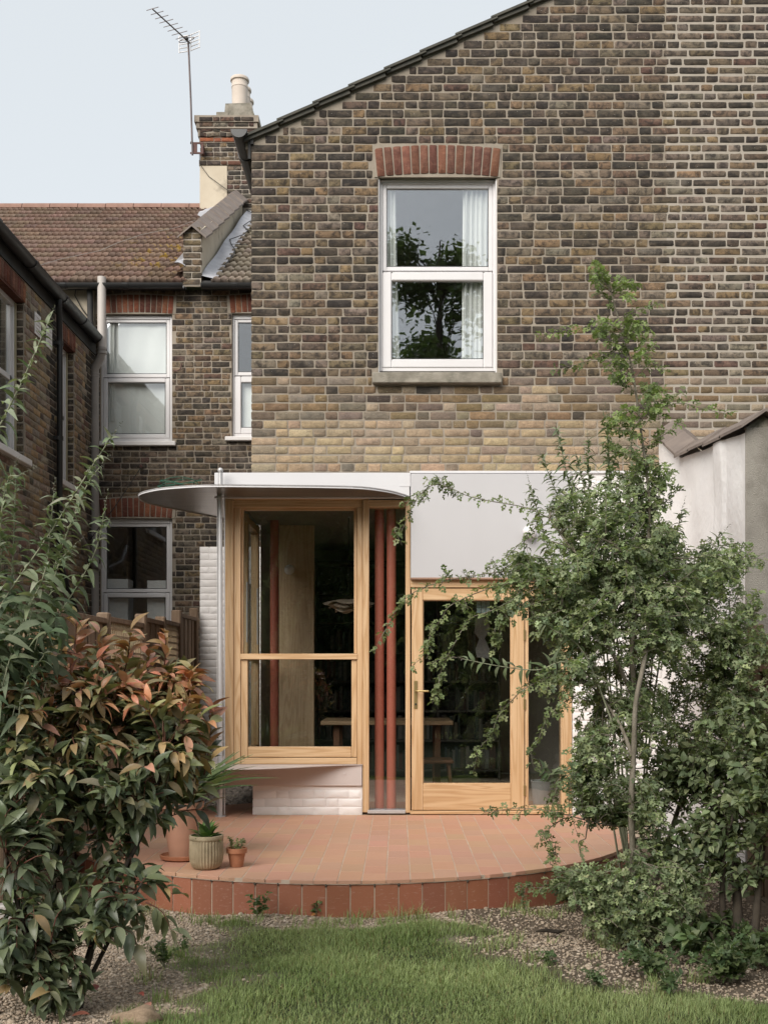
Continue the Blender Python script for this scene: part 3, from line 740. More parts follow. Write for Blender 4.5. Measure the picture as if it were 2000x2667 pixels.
# bay side glazing seen through the front panes
for y in (.12, .95, 1.80): MB().box(-1.58, -1.50, y, y+.09, zs, 2.89, .004).build('side_post', M['pine_z'], ext)
for z in (zs, 2.80): MB().box(-1.579, -1.501, .21, 1.80, z, z+.07, .004).build('side_rail', M['pine_y'], ext)
for y in (.16, .99):
    MB().box(-1.545, -1.54, y+.05, y+.84, zs+.07, 2.8).build('side_pane', M['glass'], ext)
    for dy in (.09, .70): MB().box(-1.505, -1.49, y+dy, y+dy+.018, 1.6 if dy > .3 else 1.5, 2.2, .002).build('sash_balance', M['steel_rod'], ext)
    MB().box(-1.56, -1.495, y+.05, y+.84, 1.42, 1.47, .003).build('side_meeting_rail', M['pine_y'], ext)
# white painted brick beside the door, below the main brickwork
MB().box(PX(1489.5), HX1, .0036, .23, GZ, HZ0-.005).build('side_wall_backing', M['white_brick'], ext)
pw = courses(PX(1489.5), PX(1722), -.004, PZ(1236), lambda u, v: ((0, 0, 0), M['white_brick']), J=.004, bh=.0755, gauge=.0785)
for b in pw: b['off'] = .0006+rnd.uniform(-.0008, .0006)
emit(ext, pw, (Vector((0, 0, 0)), 0), 300)
# loop of green wire left on the canopy
w = MB()
for k in range(5):
    pts = []
    for j in range(26):
        a = j/25*2*math.pi*1.1+k
        pts.append(Vector((-2.0+.13*math.cos(a)*(1+.1*k)+.02*k, -.30+.10*math.sin(a), zc+.02+.016*k+.035*abs(math.sin(a*1.5+k)))))
    w.tube(pts, .0028, 5)
w.tube([(-1.9, -.3, zc+.03), (-1.6, -.42, zc+.02), (-1.3, -.48, zc+.016), (-1.0, -.46, zc+.015)], .0025, 5)
tag(w.build('wire_coil', M['greenwire'], None, smooth=True, fix=False), 'tangled coil of green garden wire lying on the steel canopy', 'wire coil')

# ---- room
rm = MB(); a, b, y1, z1 = -1.49, 2.35, 4.3, 2.9
rm.quad((a, y1, 0), (b, y1, 0), (b, y1, z1), (a, y1, z1)); rm.quad((b, .15, 0), (b, y1, 0), (b, y1, z1), (b, .15, z1)); rm.quad((a, 1.9, 0), (a, y1, 0), (a, y1, z1), (a, 1.9, z1))
rm.build('room_wall', M['plaster'], ext, fix=False)
MB().box(-1.5, 2.6, .13, 4.4, 2.9, 2.95).build('room_ceiling', M['ceiling'], ext)
MB().box(-1.6, 2.6, .13, 4.4, 2.96, 3.12).build('roof_deck', M['white_metal'], ext)
MB().box(PX(727, 1.9), PX(818, 1.9), 1.9, 1.99, .0, 2.9, .003).build('plywood_partition', M['ply'], ext)
for (x, y, r) in ((988, .17, .0435), (1019, .17, .0435), (715, 1.55, .045)):
    c = P(x, 1900, y)
    m_ = MB(); m_.tube([(c.x, c.y, 0.0), (c.x, c.y, 2.9)], r, 20); m_.build('red_column', M['column'], ext, smooth=True)
gl = thing('wall_globe_light', P(754, 1484, 1.86), 'round white globe lamp on the plywood partition inside', 'lamp')
MB().sphere(P(754, 1484, 1.80), .056).build('globe', M['opal'], gl, smooth=True)
c = P(754, 1484, 1.88); MB().tube([c, c+Vector((0, -.05, 0))], .035, 14).build('mount', M['opal'], gl, smooth=True)
pen = thing('pendant_lamp', P(905, 1560, 1.3), 'layered pale veneer pendant lamp seen through the bay window', 'lamp')
c = P(908, 1572, 1.3)
m_ = MB(); m_.tube([c, (c.x, c.y, 2.9)], .004, 6); m_.build('flex', M['wire'], pen)
for i, (r, dz, sx) in enumerate(((.26, .045, 1.0), (.22, .01, .92), (.15, -.03, .85))):
    m_ = MB()
    def fn(u, v, r=r, dz=dz, i=i):
        th = u*2*math.pi; rr = r*v*(1+.12*math.sin(3*th+i)); return Vector((c.x+rr*math.cos(th), c.y+rr*math.sin(th), c.z+dz-.05*(v**2)+.016*math.sin(5*th+i)*v))
    m_.sheet(fn, 40, 5); m_.build('shade_leaf', M['paper'], pen, smooth=True, fix=False)
tb = thing('dining_table', (.1, 1.0, 0), 'wooden dining table end inside the extension', 'table')
y = .75; x0, x1 = PX(835, y), PX(1180, y); zt = PZ(1878, y)
MB().box(x0, x1, y, y+.85, zt-.04, zt, .004).build('tabletop', M['tabletop'], tb)
for xx in (x0+.12, x1-.18):
    for yy in (y+.1, y+.7): MB().box(xx, xx+.06, yy, yy+.06, 0, zt-.04, .004).build('leg', M['chairwood'], tb)
ch = thing('spindle_chair', (.5, .6, 0), 'dark wooden spindle back chair behind the glass door', 'chair')
cx, cy0 = .33, .62
MB().box(cx-.2, cx+.2, cy0-.2, cy0+.2, .43, .465, .012).build('seat', M['chairwood'], ch)
for sx in (-1, 1):
    for sy in (-1, 1): MB().tube([(cx+sx*.15, cy0+sy*.15, .44), (cx+sx*.20, cy0+sy*.19, 0)], [.017, .013], 8).build('leg', M['chairwood'], ch, smooth=True)
hoop = [(cx-.19+.03*math.sin(math.pi*k/14)+.0, cy0-.18+.36*k/14, .46+.46*math.sin(math.pi*k/14)**.55) for k in range(15)]
MB().tube([Vector(h_)-Vector((.0, 0, 0)) for h_ in hoop], .013, 8).build('back_hoop', M['chairwood'], ch, smooth=True)
for k in (3, 5, 7, 9, 11): MB().tube([(cx-.19, cy0-.18+.36*k/14, .46), hoop[k]], .007, 6).build('spindle', M['chairwood'], ch, smooth=True)
bc = thing('bookcase', (0, 4.1, 0), 'dark bookcase covering the back wall inside the extension', 'bookcase')
bx0, bx1 = PX(822, 3.4), PX(1300, 3.4)
for k in range(8): MB().box(bx0, bx1, 3.4, 3.7, .1+k*.36, .125+k*.36).build('shelf', M['shelf'], bc)
for x in np.linspace(bx0, bx1, 4): MB().box(x-.012, x+.012, 3.41, 3.7, 0, 2.7).build('upright', M['shelf'], bc)
MB().box(bx0, bx1, 3.705, 3.72, 0, 2.7).build('back_panel', M['shelf'], bc)
bcols = [(.09, .08, .07), (.04, .035, .03), (.06, .022, .018), (.025, .035, .04), (.08, .065, .04), (.13, .12, .11), (.02, .028, .022)]
base_book = None; nb = 0
for k in range(8):
    x = bx0+.03
    while x < bx1-.04 and nb < 230:
        w_ = rnd.uniform(.018, .045); h_ = rnd.uniform(.19, .30)
        if rnd.random() < .08: x += rnd.uniform(.05, .2); continue
        if min(abs(x+w_/2-u) for u in np.linspace(bx0, bx1, 4)) < w_/2+.016: x += .03; continue
        if base_book is None:
            o = MB().box(0, 1, 0, .17, 0, 1, .004).build('book', M['book']); base_book = o
        else:
            o = base_book.copy(); COL.objects.link(o)
        tag(o, 'upright book on the dark shelves at the back of the room', 'book', 'books on the shelves')
        o.location = (x, 3.46+rnd.uniform(0, .05), .126+k*.36); o.scale = (w_, 1, h_); o.color = (*jitter(rnd.choice(bcols)), 1); nb += 1
        x += w_+.002
# bits just behind the door and side light
c = P(1258, 1650, .9)
m_ = MB(); pts = [(1238, 1610), (1272, 1608), (1276, 1640), (1262, 1662), (1274, 1690), (1272, 1715), (1242, 1712), (1238, 1690), (1248, 1664), (1236, 1648)]
m_.prism_y([(PX(x_, .9), PZ(y_, .9)) for x_, y_ in reversed(pts)], .9, .93)
m_.tube([(PX(1255, .9), .915, PZ(1608, .9)), (PX(1255, .9), .915, 2.9)], .003, 5)
tag(m_.build('hanging_ornament', surf('pale_paper', (.3, .3, .31), None, 4, .8, bump=0)), 'pale wavy hanging shape behind the door glass', 'ornament')
sg = thing('stained_glass_hanging', P(1256, 1587, .5), 'small square leaded glass hanging at the top of the door', 'ornament')
MB().pbox(1240, 1565, 1276, 1597, .12, .006, 0).build('pane', surf('pale_leaded_glass', (.35, .38, .38), (.15, .25, .27), 60, .2, bump=0), sg)
m_ = MB()
for a in (1240, 1252, 1264, 1275): m_.pbox(a, 1565, a+1.2, 1597, .117, .004, 0)
for a in (1565, 1581, 1596): m_.pbox(1240, a, 1276, a+1.2, .116, .004, 0)
m_.build('lead_came', M['black'], sg)
m_ = MB(); c = P(1413, 2060, .55); m_.lathe(c.x, c.y, [(.0, .003), (.09, .003), (.115, .25), (.12, .25), (.12, .262), (.105, .262), (.085, .02), (.0, .02)], 24)
tag(m_.build('white_bucket', surf('dull_white_plastic', (.42, .41, .39), None, 4, .5, bump=0), None, smooth=True), 'dull white bucket standing on the floor behind the narrow side pane', 'bucket')

# =================================================================== HOUSE BEHIND (its rear wall closes the side yard)
BY = 4.5
back = thing('terraced_house', (-2.6, BY, GZ), 'brown brick house behind the yard with red tiled roof and chimney', 'house')
BX0, BX1 = PX(250, BY), -1.0
FR0 = (Vector((0, BY, 0)), 0)
EZ = PZ(757, BY)
w1 = (PX(262, BY), PX(449, BY), PZ(1152, BY), PZ(818, BY)); w2 = (PX(604, BY), PX(604, BY)+.95, PZ(1139, BY), PZ(816, BY)); w3 = (PX(262, BY), PX(449, BY), PZ(1665, BY), PZ(1350, BY))
wall_with_hole('wall', M['mortar'], back, BY+.0045, BY+.25, BX0-.3, BX1, GZ, [w1, w2, w3], z1=EZ)
def back_col(u, v):
    yp = 1757-(v-HC)*F/(BY+DC)
    ws = [(2.4, DARK), (3.0, MID), (1.6, OCHRE), (1.0, GREY), (.6, RED)]
    if yp < 900: ws += [(1.5, OCHRE), (1.2, GREY)]
    if yp > 1180: ws += [(1.6, MID), (.8, DARK)]
    return pick(ws), M['brick']
g0 = lambda w, h: (w[0]-.004, w[1]+.004, w[2]-.03, w[3]+h)
bops = [g0(w1, .0), g0(w2, .0), g0(w3, .0), (PX(256, BY), PX(455, BY), PZ(816, BY), PZ(766, BY)), (PX(597, BY), w2[1]+.08, PZ(812, BY), PZ(766, BY)), (PX(255, BY), PX(452, BY), PZ(1348, BY), PZ(1293, BY)), (PX(256, BY), PX(460, BY), PZ(1162, BY), PZ(1148, BY)), (PX(584, BY), w2[1]+.1, PZ(1149, BY), PZ(1136, BY))]
bb = courses(BX0, BX1, GZ+.35, EZ-.02, back_col, bops, S=.222, Hd=.106)
for b in bb:
    px, py = 1037+b['u']*197.7, 1757-(b['v']-HC)*197.7
    b['score'] = b['w'] + rnd.random()*.01 - (1 if px > 652 or px < 262 or py > 1600 or (py > 1240 and px > 560) else 0)
emit(back, bb, FR0, 300)
BRIGHT = [(.30, .115, .065), (.275, .10, .06), (.33, .14, .08), (.23, .085, .055), (.17, .068, .05)]
for (a, b, zsp, h) in ((PX(262, BY), PX(451, BY), PZ(818, BY), .235), (PX(601, BY), w2[1]+.02, PZ(816, BY), .235), (PX(262, BY), PX(449, BY), PZ(1350, BY), .25)):
    arch(back, a, b, zsp, h, 13, -.008, FR0, R(5), None, BRIGHT)
    MB().prism_y([(a-.04, zsp), (b+.04, zsp), (b+.05, zsp+h+.01), ((a+b)/2, zsp+h+.05), (a-.05, zsp+h+.01)], BY-.003, BY+.02).build('arch_mortar', M['mortar'], back)
pvc('window', back, BY+.06, 264, 818, 449, 1149, 983, M['glass_n'], fw=12, lower_inset=3, sill=(258, 1148, 457, 1160, BY-.06), sillmat='white_brick', label='upper white sash window with a crumpled white sheet inside', vent=True)
pvc('window', back, BY+.06, 606, 818, 790, 1137, 978, M['glass_n'], fw=12, lower_inset=8, sill=(586, 1136, 800, 1147, BY-.06), sillmat='white_brick', label='upper white window half hidden by the corner of the tall house')
pvc('window', back, BY+.06, 264, 1350, 449, 1668, 1543, M['glass_n'], fw=12, lower_inset=3, sill=(258, 1668, 457, 1680, BY-.06), sillmat='white_brick', label='lower white sash window above the fence with a dark room behind', vent=True)
mb = MB()
for (x0, x1, ys) in ((264, 449, 818), (264, 449, 1350), (606, 790, 818)):
    mb.prism_y([(PX(x0, BY), PZ(ys, BY))]+[(PX(x0+(x1-x0)*k/10, BY), PZ(ys-8*math.sin(math.pi*k/10), BY)) for k in range(11)]+[(PX(x1, BY), PZ(ys, BY))], BY+.05, BY+.09)
mb.build('head_fillet', M['upvc'], back)
# rooms behind the panes
for (a, b, z0, z1, c) in ((-4.2, -2.55, PZ(1200, BY), PZ(780, BY), 'fabric'), (-2.5, -1.0, PZ(1200, BY), PZ(780, BY), 'plaster'), (-4.2, -2.55, GZ, PZ(1300, BY), 'plaster')):
    mb = MB(); y0, y1 = BY+.25, BY+2.6
    mb.quad((a, y1, z0), (b, y1, z0), (b, y1, z1), (a, y1, z1)); mb.quad((a, y0, z0), (a, y1, z0), (a, y1, z1), (a, y0, z1)); mb.quad((b, y0, z0), (b, y1, z0), (b, y1, z1), (b, y0, z1)); mb.quad((a, y0, z0), (b, y0, z0), (b, y1, z0), (a, y1, z0)); mb.quad((a, y0, z1), (b, y0, z1), (b, y1, z1), (a, y1, z1))
    mb.build('room_lining', M['plaster'], back, fix=False)
# hanging sheet in the upper window
mb = MB()
def fn(u, v):
    x = 279+(437-279)*u; y = 838+(1135-838)*v
    p = P(x, y, BY+.13); k = max(0, v-.55+.25*u)
    return Vector((p.x, BY+.14+.012*math.sin(u*7+v*4)*v+.004*math.sin(u*19+v*7)+.08*k*k, p.z))
mb.sheet(fn, 30, 30); tag(mb.build('hanging_sheet', M['fabric'], None, smooth=True, fix=False), 'white bed sheet hung as a curtain in the upper window over the yard', 'sheet')
mb = MB(); mb.sheet(lambda u, v: P(283+(300-283)*u+25*v*(1-u)*.3, 842+v*255, BY+.118)+Vector((0, .015*math.sin(u*12), 0)), 12, 8)
tag(mb.build('curtain_strip', M['fabric'], None, smooth=True, fix=False), 'narrow white curtain edge beside the hung sheet', 'curtain')
mb = MB(); mb.quad(P(616, 985, BY+.14), P(690, 985, BY+.14), P(690, 1126, BY+.14), P(616, 1126, BY+.14)); tag(mb.build('window_blind', M['fabric'], None, fix=False), 'pale blind behind the lower pane of the half hidden window', 'blind')
for i, (xa, xb) in enumerate(((278, 334), (384, 436))):  # white boxes added to suggest the bright street view through this window
    o = MB().pbox(xa, 1512 if i else 1508, xb, 1668, BY+.16, .3, .004).build('street_view_box', M['white_render']); tag(o, 'added white stand-in for the bright street view, at the %s inside the lower sash window above the fence' % ('right' if i else 'left'), 'street_view_box')
# cream rendered strip left of the windows
MB().box(PX(60, BY), PX(246, BY), BY-.015, BY+.02, PZ(960, BY), PZ(752, BY)).build('cream_render', M['cream'], back)
# ---- roof
ey, ez, pit = BY-.16, PZ(738, BY-.16), math.atan(.648)
ry = BY+4.03; rz_ = ez+(ry-ey)*math.tan(pit)
cp, sp_ = math.cos(pit), math.sin(pit)
TW, ROWS = .192, 18; EXP = (ry-ey)/cp/ROWS
prof = [(0, 0), (.022, 0), (.032, .024), (.060, .024), (.072, 0), (.118, 0), (.128, .024), (.156, .024), (.170, 0), (.192, 0)]
def tile_np():
    n = len(prof); L = EXP+.05; V = []
    for (y, lift) in ((0, .050), (L, .0)):
        V += [(a, y, h+lift) for a, h in prof]
    V += [(a, .030, h*.3-.004) for a, h in prof]
    T = []
    for k in range(n-1):
        T += [(k, k+1, n+k+1), (k, n+k+1, n+k), (2*n+k, 2*n+k+1, k+1), (2*n+k, k+1, k)]
    return np.array(V, float), np.array(T)
TV, TT = tile_np()
rmat = Matrix.Rotation(pit, 3, 'X'); Rt = np.array(rmat)
tile_me = np_mesh('roof_tile', TV, TT, M['rooftile'])
bx = Matrix.Rotation(pit, 4, 'X')
mb = MB(); mb.quad((-7.5, ey+.02, ez-.02), (-1.0, ey+.02, ez-.02), (-1.0, ry, rz_-.02), (-7.5, ry, rz_-.02)); mb.quad((-7.5, ry, rz_-.02), (-1.0, ry, rz_-.02), (-1.0, ry+4.2, ez), (-7.5, ry+4.2, ez))
roofb = mb.build('roof', M['slate'], back, fix=False)
tiles = []
PARX0, PARX1 = -2.80, -2.56
for r in range(ROWS):
    y = ey+r*EXP*cp; z = ez+r*EXP*sp_
    for c in range(30):
        x = -7.2+c*TW+.03
        if x > PARX0-.02: break
        tiles.append((x, y, z, 0))
    for c in range(9):
        x = PARX1+.13+c*TW+r*.006
        if x > -1.2: break
        tiles.append((x, y, z, 1))
def tscore(t_):
    d = t_[1]+DC; px = 1037+t_[0]*F/d
    return (1/d if -20 < px < 650 else -1)
tiles.sort(key=tscore, reverse=True)
JV, JT, JC, off = [], [], [], 0
for i, (x, y, z, side_) in enumerate(tiles):
    c = jitter((.215, .15, .118) if not side_ else (.225, .19, .15), .18)
    dz = rnd.uniform(-.003, .003)
    if i < 300:
        o = link('roof_tile', tile_me, None, (*c, 1)); o.matrix_basis = Matrix.Translation((x+rnd.uniform(-.004, .004), y, z+dz)) @ bx; adopt(o, roofb)
    else:
        JV.append(TV @ Rt.T + np.array((x, y, z+dz))); JT.append(TT+off); JC.append(np.tile(c, (len(TV), 1))); off += len(TV)
if JV:
    o = link('roof_tile_field', np_mesh('roof_tile_field', np.concatenate(JV), np.concatenate(JT), M['rooftile'], np.concatenate(JC)), roofb); o['kind'] = 'stuff'
x = -7.2
while x < -3.3:
    m_ = MB(); n = 8
    pr = [(ry+.13*math.cos(math.pi*k/n), rz_-.02+.11*math.sin(math.pi*k/n)) for k in range(n+1)]
    m_.prism_x([(a, b+rnd.uniform(0, .004)) for a, b in pr], x, x+.455); m_.build('ridge_tile', surf('ridge_clay', (.27, .16, .125), (.22, .13, .1), 8, .9) if 'ridge' not in M else M['ridge'], roofb, smooth=True)
    if 'ridge' not in M: M['ridge'] = bpy.data.materials['ridge_clay']
    x += .465
# gutters under the eaves and the black fascia
for (x0, x1) in ((PX(95, BY), PX(486, BY)), (PX(532, BY), -1.1)):
    m_ = MB(); m_.prism_x([(p_[0], p_[1]) for p_ in half_round(ey-.05, PZ(740, ey-.05), .062)], x0, x1); g = m_.build('gutter', M['black'], back, smooth=True)
    for xx in np.arange(x0+.4, x1, .8):
        m_ = MB(); m_.prism_x([(p_[0], p_[1]) for p_ in half_round(ey-.05, PZ(740, ey-.05), .07, 10, .01)], xx, xx+.07); m_.build('gutter_clip', M['black'], g)
    MB().box(x0, x1, ey+.03, BY-.002, PZ(757, BY), PZ(740, BY), 0).build('fascia_board', M['blackmatt'], back)
# parapet between the two roofs
pf = PZ(600, BY-.16)
pts_top = [(BY-.17, PZ(592, BY-.17)), (BY+.05, PZ(592, BY-.17)+.06), (BY+3.7, PZ(500, BY+3.7))]
poly = [(BY-.15, PZ(757, BY)), (BY-.15, PZ(600, BY-.15)), (BY+3.75, PZ(515, BY+3.75)), (BY+3.75, ez+2.0)]
par = MB().prism_x(poly, PARX0+.015, PARX1-.015).build('party_parapet', M['cream'], back)
pb = courses(PARX0, PARX1, PZ(752, BY), PZ(604, BY)-.03, lambda u, v: (pick([(3, DARK), (2, MID), (1, OCHRE)]), M['brick']), gauge=.085, bh=.068)
emit(par, pb, (Vector((0, BY-.165, 0)), 0), 300)
MB().box(PARX0+.005, PARX1-.005, BY-.158, BY-.14, PZ(755, BY), PZ(604, BY)).build('pier_mortar', M['mortar_new'], par)
# angled clay copings climbing the parapet
p0 = Vector((0, BY-.22, PZ(588, BY-.22))); p1 = Vector((0, BY+3.75, PZ(494, BY+3.75)))
xc = (PARX0+PARX1)/2; hw = .19; dv = (p1-p0)
for k in range(8):
    a = p0+dv*(k/8); b = p0+dv*((k+1.06)/8); lift = .012
    m_ = MB(); t_ = .025
    def cs(p, e): return [Vector((xc-hw, p.y, p.z-.16+e)), Vector((xc, p.y, p.z+e)), Vector((xc+hw, p.y, p.z-.16+e)), Vector((xc+hw, p.y, p.z-.16-t_+e)), Vector((xc, p.y, p.z-t_+e)), Vector((xc-hw, p.y, p.z-.16-t_+e))]
    A, B = cs(a, lift*1.8), cs(b, -lift*.4); i = len(m_.v); m_.v += [tuple(q) for q in A+B]
    for q in range(6): m_.f.append((q, (q+1) % 6, 6+(q+1) % 6, 6+q))
    m_.f.append((0, 1, 4, 5)); m_.f.append((1, 2, 3, 4)); m_.f.append((6, 11, 10, 7)); m_.f.append((7, 10, 9, 8))
    m_.build('coping_tile', M['coping'], par)
# lead flashings with loose cable
m_ = MB(); m_.sheet(lambda u, v: Vector((PARX1-.01+.20*u+.10*v, ey+.0+v*3.75, ez+.055+v*3.75*math.tan(pit)+.012*math.sin(v*17+u*3)+.05*(1-u)**2)), 6, 24); m_.build('lead_gutter', M['lead'], roofb, smooth=True, fix=False)
m_ = MB(); m_.sheet(lambda u, v: Vector((PARX0-.27*u*(1-v*.55)+.03, BY-.19-.05*u*0+v*.55, PZ(724, BY)+v*.55*.648+.09+.05*math.sin(u*4+v*3))), 6, 6); m_.build('lead_soaker', M['lead'], roofb, smooth=True, fix=False)
m_ = MB(); m_.sheet(lambda u, v: Vector((PARX0-.45*u+.05, BY+3.1+v*.75, ez+.1+(3.26+v*.75)*.648+.04*math.sin(u*7+v*5))), 8, 6); m_.build('lead_patch', M['lead'], roofb, smooth=True, fix=False)
m_ = MB()
pth = [(PARX1+.22+.05*math.sin(k*.9)-.1*(k > 3)*math.sin(k*1.7), ey+.5+k*.27, ez+.10+(.5+k*.27)*math.tan(pit)) for k in range(13)]
m_.tube(pth, .007, 5)
for k in (4, 7, 10, 12):
    q = Vector(pth[k]); m_.tube([q, q+Vector((.12, -.1, -.04)), q+Vector((.25, -.1, -.05))], .005, 5)
tag(m_.build('loose_cable', M['wire'], None, smooth=True, fix=False), 'loose black cable lying down the lead valley beside the parapet', 'cable')
m_ = MB(); m_.tube([(-3.2-.28*k+.1*math.sin(k*2), BY+2.9-k*.45, ez+.07+(3.06-k*.45)*.648+.02) for k in range(7)], .004, 5); tag(m_.build('aerial_cable', M['greypipe'], None, smooth=True, fix=False), 'thin grey aerial cable wandering down the red tiled roof', 'cable')
# ---- chimney
CY = BY+3.8; cd = CY+DC
cx0, cx1 = PX(522, CY), PX(662, CY)
chim = MB().box(cx0+.01, cx1-.01, CY+.008, CY+1.5, ez+1.5, PZ(308, CY)).build('chimney', M['mortar_new'], back)
def chim_col(u, v):
    yp = 1757-(v-HC)*F/cd
    if 358 < yp < 372 or 418 < yp < 432: return jitter(rnd.choice([(.36, .12, .065), (.3, .1, .06)] if yp < 400 else [(.14, .07, .05), (.25, .1, .055), (.06, .05, .045)])), M['brick_red']
    if yp < 345: return pick([(2, DARK), (2, RED), (1, GREY)]), M['brick']
    return pick([(3, DARK), (2, MID), (1.3, OCHRE), (.8, RED)]), M['brick']
cb = courses(cx0, cx1, PZ(540, CY), PZ(306, CY), chim_col, [(cx0-1, PX(592, CY), PZ(600, CY), PZ(432, CY))], gauge=.0775, bh=.062, S=.215, Hd=.102)
for b in cb:
    yp = 1757-(b['v']-HC)*F/cd
    if yp < 322: b['off'] = -.09
    elif yp < 336: b['off'] = -.065
    elif yp < 356: b['off'] = -.04; b['rot'] = .12*(-1)**int(b['u']*30)
    elif yp < 372: b['off'] = -.02
    elif 418 < yp < 432: b['off'] = -.025
emit(chim, cb, (Vector((0, CY, 0)), 0), 300)
for (ya, yb, o) in ((306, 323, .085), (323, 338, .06), (338, 357, .034), (357, 372, .014), (418, 431, .018)):
    MB().box(cx0-o, cx1+o, CY-o+.006, CY+1.5+o, PZ(yb, CY), PZ(ya, CY)).build('corbel_course', M['mortar_dark'], chim)
MB().box(cx0-.004, PX(592, CY), CY-.014, CY+.5, PZ(545, CY), PZ(433, CY)).build('render_patch', M['cream'], chim)
m_ = MB(); m_.prism_y([(PX(585, CY), PZ(306, CY)), (PX(588, CY), PZ(272, CY)), (PX(652, CY), PZ(270, CY)), (PX(666, CY), PZ(306, CY))], CY-.03, CY+1.4); m_.build('flaunching', M['concrete'], chim)
MB().box(PX(565, CY), PX(596, CY), CY-.05, CY+.2, PZ(306, CY), PZ(295, CY), .006).build('loose_brick', M['concrete'], chim)
for (x, yy, zt, r) in ((625, CY+.22, 205, .135), (634, CY+.75, 232, .12), (641, CY+1.2, 262, .12)):
    X = PX(x, yy); zb = PZ(282, CY); z1 = PZ(zt, yy)
    m_ = MB(); m_.lathe(X, yy, [(r*.94, zb), (r, z1-.17), (r*1.04, z1-.165), (r*1.04, z1-.15), (r, z1-.14), (r*1.0, z1-.06), (r*1.15, z1-.05), (r*1.17, z1-.02), (r*1.10, z1), (r*.85, z1), (r*.82, z1-.3)], 26); m_.build('chimney_pot', M['chimpot'], chim, smooth=True)
# ---- aerial on its bracket
AY = CY-.15
ant = thing('tv_aerial', P(500, 400, AY), 'thin television aerial on a tall mast bracketed to the chimney', 'aerial')
top = P(491, 108, AY); bot = P(502, 404, AY)
m_ = MB(); m_.tube([bot, bot.lerp(top, .5)+Vector((.006, 0, 0)), top], .016, 8); m_.build('mast', M['antenna'], ant, smooth=True)
tip = Vector((PX(397, AY-.9), AY-.9, top.z)); tail = top+(top-tip)*.06
m_ = MB(); m_.tube([tail, tip], .011, 6); bm_ = m_.build('boom', M['antenna'], ant, smooth=True)
dirb = (tip-top).normalized(); crs = Vector((-dirb.y, dirb.x, 0)).normalized()
for k in range(8):
    q = top.lerp(tip, .13+.86*k/7); l = .155-.006*k
    m_ = MB(); m_.tube([q-crs*l+Vector((0, 0, .006)), q+crs*l+Vector((0, 0, .006))], .0055, 5); m_.build('director_rod', M['antenna'], ant)
q = top.lerp(tip, .05); m_ = MB(); m_.tube([q+crs*.15*math.cos(a)+Vector((0, 0, .03*math.sin(a))) for a in np.linspace(0, 2*math.pi, 21)], .006, 5, False); m_.build('folded_dipole', M['antenna'], ant)
m_ = MB(); m_.sphere(q+Vector((0, 0, .02)), .035, 10, 6); m_.build('balun_box', M['black'], ant)
for s_ in (-1, 1):
    m_ = MB(); c = top-dirb*.03
    for j in range(5):
        z = c.z-.14+.065*j+s_*.0
        m_.tube([c+crs*s_*.03+Vector((0, 0, z-c.z)), c+crs*s_*.20+Vector((0, 0, z-c.z+.02))], .008, 5)
    m_.tube([c+crs*s_*.03+Vector((0, 0, -.15)), c+crs*s_*.03+Vector((0, 0, .13))], .008, 5); m_.tube([c+crs*s_*.2+Vector((0, 0, -.13)), c+crs*s_*.2+Vector((0, 0, .15))], .008, 5)
    m_.build('reflector_grid', M['upvc'], ant)
m_ = MB(); m_.pbox(497, 368, 503, 374, AY, .02, 0); m_.pbox(496, 370, 530, 374, AY+.0, .02, 0); m_.pbox(496, 396, 530, 400, AY, .02, 0); m_.pbox(502, 374, 514, 396, AY+.004, .014, 0); m_.pbox(524, 374, 530, 396, AY+.004, .14, 0); m_.build('wall_bracket', M['rust'], ant)
m_ = MB(); m_.tube([P(520, 400, AY+.02), P(521, 428, AY+.1), P(545, 460, CY-.03), P(594, 496, CY-.06), P(606, 505, CY-.1)], .005, 5); m_.build('feeder_cable', M['wire'], ant, smooth=True)

# =================================================================== NEIGHBOUR'S WING ON THE LEFT
LX = PX(250, BY)
wing = thing('brick_wing', (LX, 2, GZ), 'brick rear wing of the neighbouring house along the left edge', 'house')
LFR = (Vector((LX, 0, 0)), R(90))
LZ = 5.52
lw = [(.62, 1.71, 3.58, 5.27), (2.86, 3.55, 3.58, 5.27)]
def wing_wall():
    mb = MB(); cuts = lw; ys = [-.6, .62, 1.71, 2.86, 3.55, BY+.1]
    for a, b in zip(ys, ys[1:]):
        hs_ = [c for c in cuts if c[0] <= a+1e-6 and c[1] >= b-1e-6]
        s = GZ
        for c in hs_: mb.box(LX-.25, LX-.0045, a, b, s, c[2]); s = c[3]
        mb.box(LX-.25, LX-.0045, a, b, s, LZ)
    return mb.build('wall', M['mortar'], wing)
wing_wall()
mb = MB(); mb.box(LX-4, LX-.25, -.6, -.4, GZ, LZ); mb.build('end_wall', M['mortar_dark'], wing)
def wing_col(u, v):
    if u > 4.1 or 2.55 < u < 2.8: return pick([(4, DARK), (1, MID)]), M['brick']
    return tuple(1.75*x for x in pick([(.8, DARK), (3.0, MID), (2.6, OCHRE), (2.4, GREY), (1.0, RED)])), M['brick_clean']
lops = [(c[0]-.004, c[1]+.004, c[2]-.06, c[3]+.17) for c in lw]
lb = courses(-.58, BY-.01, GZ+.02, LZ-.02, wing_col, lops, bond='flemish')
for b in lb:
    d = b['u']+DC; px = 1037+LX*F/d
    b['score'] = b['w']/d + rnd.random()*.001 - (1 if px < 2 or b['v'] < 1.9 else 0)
emit(wing, lb, LFR, 300)
